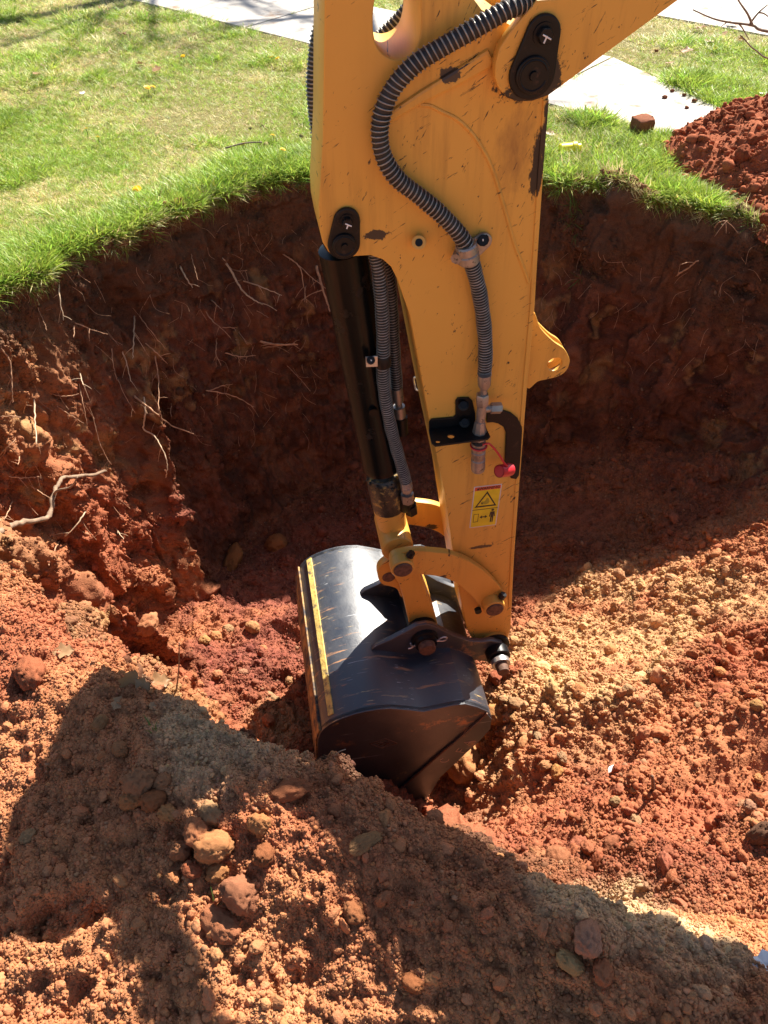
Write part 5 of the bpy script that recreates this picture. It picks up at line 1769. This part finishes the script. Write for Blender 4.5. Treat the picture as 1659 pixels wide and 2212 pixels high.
# the square clod on the pavement
bm = bmesh.new()
bmesh.ops.create_cube(bm, size=1.0)
bmesh.ops.subdivide_edges(bm, edges=bm.edges, cuts=9, use_grid_fill=True)
me = bpy.data.meshes.new('square_clod'); bm.to_mesh(me); bm.free()
v = np.zeros(len(me.vertices) * 3, np.float32); me.vertices.foreach_get('co', v); v = v.reshape(-1, 3).astype(float)
rn = np.max(np.abs(v), axis=1); v *= (1 - .12 * smooth01(.55, .85, np.linalg.norm(v, axis=1)))[:, None]
v *= (1 + .10 * fbm(v * 2.5, 4, 601) + .05 * fbm(v * 8, 3, 602))[:, None]
me.vertices.foreach_set('co', v.astype(np.float32).ravel())
me.polygons.foreach_set('use_smooth', np.ones(len(me.polygons), dtype=bool)); me.update(); me.materials.append(M['clod'])
o = link_mesh('square_clod', me)
q_ = at_z(1385, 283, .02)
o.location = (q_[0], q_[1], .052); o.scale = (.105, .10, .085); o.rotation_euler = (.05, -.06, .35); o.color = (.24, .10, .06, 1)
tag(o, 'square brown clod of earth sitting on the white pavement', 'clod')
for x, y, r in ((1462, 300, .012), (1418, 110, .01), (1436, 210, .012), (1452, 196, .010), (1478, 205, .010), (1500, 218, .012), (1484, 232, .009), (1520, 282, .014), (1504, 262, .011)):
    q_ = at_z(x, y, .02)
    o = link_mesh('soil_clod', rgx.choice(CL)); o.location = q_; o.scale = (r, r, r); o.color = (.22, .09, .05, 1)
    tag(o, 'small brown crumb of earth lying on the white pavement', 'clod', 'crumbs on the pavement')

# ------------------------------------------------------------------ leaves, twigs, flowers and litter
def leaf_mesh(seed, lobes=True, curl=.5):
    rg = random.Random(seed)
    V, F = [], []
    nu, nv = 9, 5
    for i in range(nu):
        t = i / (nu - 1)
        w = .34 * math.sin(math.pi * min(1, t * 1.02 + .02)) ** .8 * (1 + (.35 * math.sin(t * 17 + seed) if lobes else 0))
        for j in range(nv):
            s = j / (nv - 1) * 2 - 1
            V.append((t - .5, s * w, curl * (.35 * (t - .5) ** 2 + .6 * (s * w) ** 2 * 4) * .6 + .03 * math.sin(9 * t + 4 * s + seed)))
    for i in range(nu - 1):
        for j in range(nv - 1):
            a = i * nv + j
            F.append((a, a + 1, a + nv + 1, a + nv))
    me = bpy.data.meshes.new('dead_leaf'); me.from_pydata(V, [], F)
    me.polygons.foreach_set('use_smooth', np.ones(len(F), dtype=bool))
    me.materials.append(M['deadleaf'])
    return me


LM = [leaf_mesh(k) for k in range(4)]


def leaf(x, y, px, label, rot, up=.015, group='dead leaves on the crest of the bank', mesh=0, z=None):
    h = Vector(at_z(x, y, z)) if z is not None else hit(x, y)[0]
    o = link_mesh('dead_leaf', LM[mesh]); s_ = px * pxm(h)
    o.location = h + Vector((0, 0, up)); o.scale = (s_, s_, s_); o.rotation_euler = rot
    return tag(o, label, 'leaf', group)


leaf(284, 1480, 60, 'upright curled dead leaf on the crest, at the left of the leaf group', (1.2, -.9, .6), .022)
leaf(345, 1477, 52, 'broad dead leaf lying over the crest next to the upright twig', (.35, .15, .3), .014, mesh=1)
leaf(312, 1487, 46, 'grey shaded dead leaf between the two larger ones', (.8, .4, -.5), .012, mesh=2)
leaf(256, 1522, 34, 'small star shaped dead leaf below the crest at the edge of shade', (.3, -.2, 1.2), .008, mesh=3)
leaf(330, 1528, 22, 'tiny dead leaf on the shaded side of the crest', (.3, -.5, 2.2), .006, mesh=2)
leaf(140, 1412, 46, 'pale crumpled dead leaf lying on the sunlit left bank', (.2, .1, .2), .010, mesh=1)
for i, (x, y, m_) in enumerate(((271, 84, 0), (82, 170, 1), (305, 148, 2), (340, 161, 3), (1388, 330, 0), (1188, 300, 1), (1444, 147, 2), (1510, 70, 3), (1560, 85, 0), (1580, 60, 1), (1530, 100, 2), (1600, 95, 3), (1480, 120, 1))):
    leaf(x, y, 24 if i < 4 else 28, ('brown dead leaf lying in the left lawn' if x < 700 else 'dead leaf lying on the grass verge beyond the pavement' if y < 160 else 'reddish dead leaf in the grass between pit and pavement'), (.3 * (i % 3) - .2, .2, i * 1.3), .03, 'dead leaves in the grass', m_, 0.0)


def twig(pts, r, label, mat='bark', name='twig', group=None):
    path = cr(pts, 5)
    V, F = tube_geo(path, [r * (1 - .4 * i / len(path)) for i in range(len(path))], 7)
    return tag(mesh_np(name, V, F, M[mat], None, True, None, tuple(path[0])), label, 'twig', group)


def upright(x0, y0, x1, y1):
    h, n = hit(x0, y0)
    b = np.array(h) - np.array([0, 0, .01])
    r = ray(x1, y1)
    t = (h.y - .0) / r[1]
    e = np.array(EYE) + r * t
    return b, e


b, e = upright(379, 1492, 387, 1388)
twig([b, b * .5 + e * .5 + np.array([.004, 0, 0]), e], .0028, 'thin bare twig standing upright on the crest of the bank', 'bark')
b, e = upright(1413, 1706, 1409, 1676)
twig([b, e], .0055, 'short reddish stake standing in the right slope of the pit', 'rust', 'stake')
q0, q1 = at_z(487, 320, .05), at_z(566, 307, .055)
twig([q0, (q0 + q1) / 2 + np.array([0, .01, .006]), q1], .005, 'long thin stick lying on the lawn near the turf edge', 'bark', 'stick')
h, n = hit(722, 1634); h2 = Vector(at_y(746, 1619, h.y - .02))
twig([np.array(h), np.array(h) * .5 + np.array(h2) * .5 + np.array([0, 0, .006]), np.array(h2)], .0013, 'pale thread-like root curling up from the crest in front of the bucket', 'rootpale', 'root_thread')
# yellow plastic tube and scraps
q_ = at_z(1231, 322, .045)
o = rod('yellow_tube', tuple(q_ + np.array([-.056, -.008, 0])), tuple(q_ + np.array([.056, .012, .004])), [(0, .024), (.06, .029), (.60, .029), (.62, .033), (.80, .033), (.82, .022), (1, .020)], M['tube'], None, 20)
tag(o, 'bright yellow plastic tube lying in the grass left of the square clod', 'plastic tube')


def scrap(x, y, px, label, seed, z=None):
    h = hit(x, y)[0] if z is None else Vector(at_z(x, y, z))
    rg = random.Random(seed); s_ = px * pxm(h)
    V = [(0, 0, .12)]
    for i in range(9):
        a = i / 9 * 6.283; r = rg.uniform(.3, .62)
        V.append((r * math.cos(a), r * math.sin(a), rg.uniform(-.05, .25)))
    F = [(0, i + 1, (i + 1) % 9 + 1) for i in range(9)]
    o = mesh_np('paper_scrap', [(h.x + vx * s_, h.y + vy * s_, h.z + .006 + vz * s_) for vx, vy, vz in V], F, M['paper'], None, False, None, tuple(h))
    md = o.modifiers.new('thickness', 'SOLIDIFY'); md.thickness = .001
    return tag(o, label, 'paper scrap')


scrap(1324, 1668, 24, 'small torn white scrap on the right slope of the pit', 2)
scrap(1644, 2083, 48, 'white scrap of paper at the lower right edge of the bank', 5)
scrap(1650, 206, 22, 'white scrap lying in the grass at the far right', 8, .03)
scrap(178, 203, 14, 'tiny white scrap on the left lawn', 9, .03)
# dandelions
def flower_mesh():
    V, F = [], []
    for ring, (n_, r_, z_) in enumerate(((14, 1.0, .0), (12, .72, .22), (9, .42, .36))):
        for i in range(n_):
            a = 2 * math.pi * (i + .5 * ring) / n_; b0 = len(V); w = .20 * r_ + .05
            for rr__, ww in ((.1, .06), (r_ * .75, w), (r_, w * .6)):
                for s in (-1, 1):
                    V.append((rr__ * math.cos(a) - s * ww * math.sin(a), rr__ * math.sin(a) + s * ww * math.cos(a), z_ + .12 * rr__ * (1 - ring * .1)))
            F += [(b0, b0 + 1, b0 + 3, b0 + 2), (b0 + 2, b0 + 3, b0 + 5, b0 + 4)]
    me = bpy.data.meshes.new('flower_head'); me.from_pydata(V, [], F); me.materials.append(M['petal'])
    return me


FM = flower_mesh()
DL = {0: 'dandelion nearest the turf edge on the left lawn', 1: 'bigger of two dandelions growing close together in mid lawn', 2: 'smaller dandelion right of its twin in mid lawn', 3: 'dandelion in the shade at the left of the lawn',
      4: 'left one of the two dandelions near the pavement', 5: 'right one of the two dandelions near the pavement'}
for i, (x, y) in enumerate(((296, 407), (318, 188), (330, 186), (211, 295), (586, 123), (599, 125), (395, 120), (677, 286), (611, 322), (589, 291), (185, 277), (525, 310))):
    q_ = at_z(x, y, .055)
    root = empty('dandelion', (q_[0], q_[1], 0), DL.get(i, 'yellow dandelion flowering in the left lawn'), 'dandelion', 'dandelions in the lawn')
    tube('stem', [(q_[0], q_[1], 0), (q_[0] + .004, q_[1], .03), (q_[0], q_[1], .054)], .0018, M['stem'], root, 6)
    f_ = link_mesh('flower_head', FM, None, root, (0, 0, .052))
    s_ = .021 if i in (0, 1, 4) else .016
    f_.scale = (s_, s_, s_); f_.rotation_euler = (.35, 0, i)
# weeds
def sprig(x, y, hgt, label, n_=1, wall=False):
    h, nn = hit(x, y)
    o = link_mesh('grass_sprig', tufts[n_ % 5].copy())
    o.data.materials.clear(); o.data.materials.append(M['stem'])
    o.location = h + nn * .002; o.scale = (hgt * 1.2, hgt * 1.2, hgt)
    o.rotation_euler = (-.2, 0, n_) if not wall else Vector(nn + Vector((0, 0, .2))).to_track_quat('Z', 'Y').to_euler()
    return tag(o, label, 'grass sprig', 'weeds outside the lawn')


sprig(328, 1578, .03, 'small green weed in shade on the bank below the leaves', 1)
sprig(463, 1960, .025, 'tiny green weed beside the big smooth brown clod', 2)
sprig(1252, 600, .06, 'small green sprig growing out of the dark right wall', 3, True)
for i, (x, y) in enumerate(((1232, 408), (1240, 425), (1236, 446), (1244, 462), (1238, 480), (1246, 500))):
    sprig(x, y, .085 - .006 * i, 'green grass clump hanging over the pit edge right of the stick', i, True)

# bare shrub reaching in from the right
shrub = empty('bare_shrub', (3.2, 5.35, 0), 'leafless shrub reaching in over the verge at the upper right corner', 'shrub')
c8 = lambda L, Y: [at_y(1097 + .3386 * x, .3386 * y, Y) for x, y in L]
T0 = np.array([3.2, 5.35, 0.0])
for L, Y, r in (([(1659, 200), (1560, 162), (1400, 140), (1300, 115), (1180, 62)], 5.0, .008), ([(1560, 162), (1530, 90), (1470, 0), (1440, -80)], 5.0, .006), ([(1545, 150), (1600, 80), (1659, 30)], 5.02, .005), ([(1600, 80), (1640, 90), (1700, 140)], 5.02, .004),
                ([(1720, 380), (1580, 320), (1500, 240), (1480, 225)], 4.98, .005), ([(1470, 146), (1500, 185), (1540, 255)], 5.0, .004), ([(1400, 140), (1360, 170)], 5.0, .003)):
    pts = c8(L, Y)
    if L[0][0] >= 1659: pts = [T0, T0 * .5 + np.array(pts[0]) * .5 + np.array([0, 0, .12])] + pts
    path = cr(pts, 6)
    tube('branch', path, [r * (1.3 - .9 * i / len(path)) for i in range(len(path))], M['bark'], shrub, 7)

# the leafless tree whose twigs shade the far lawn (it stands beyond the road)
tree = empty('bare_tree', (.8, 11.5, 0), 'tall leafless tree standing across the road behind the lawn', 'tree')
rgx = random.Random(12)
segs_ = []
def grow(p, d, L, r, lev):
    n_ = 5; path = [p]
    for i in range(n_):
        d = d + np.array([rgx.uniform(-.16, .16), rgx.uniform(-.16, .16), rgx.uniform(-.05, .12)]); d = d / np.linalg.norm(d)
        p = p + d * L / n_; path.append(p)
        if lev < 4 and i >= 1:
            for _ in range(1 if lev else 2):
                a = rgx.random() * 6.28; s = np.array([math.cos(a), math.sin(a), rgx.uniform(.0, .7)])
                nd = d * .55 + s * .8; nd /= np.linalg.norm(nd)
                grow(p, nd, L * rgx.uniform(.5, .72), r * .62 * (1 - .1 * i), lev + 1)
    segs_.append((path, [r * (1 - .6 * i / n_) for i in range(n_ + 1)], lev))
grow(np.array([.8, 11.5, -.1]), np.array([-.05, 0, 1.0]), 6.4, .15, 0)
TV, TF, BV, BF = [], [], [], []
for path, rd, lev in segs_:
    v, f = tube_geo(path, rd, 10 if lev == 0 else (6 if lev < 3 else 4), False)
    if lev == 0:
        TF += [tuple(i + len(TV) for i in q_) for q_ in f]; TV += v
    else:
        BF += [tuple(i + len(BV) for i in q_) for q_ in f]; BV += v
mesh_np('trunk', TV, TF, M['bark'], tree, True)
mesh_np('crown', BV, BF, M['bark'], tree, True)
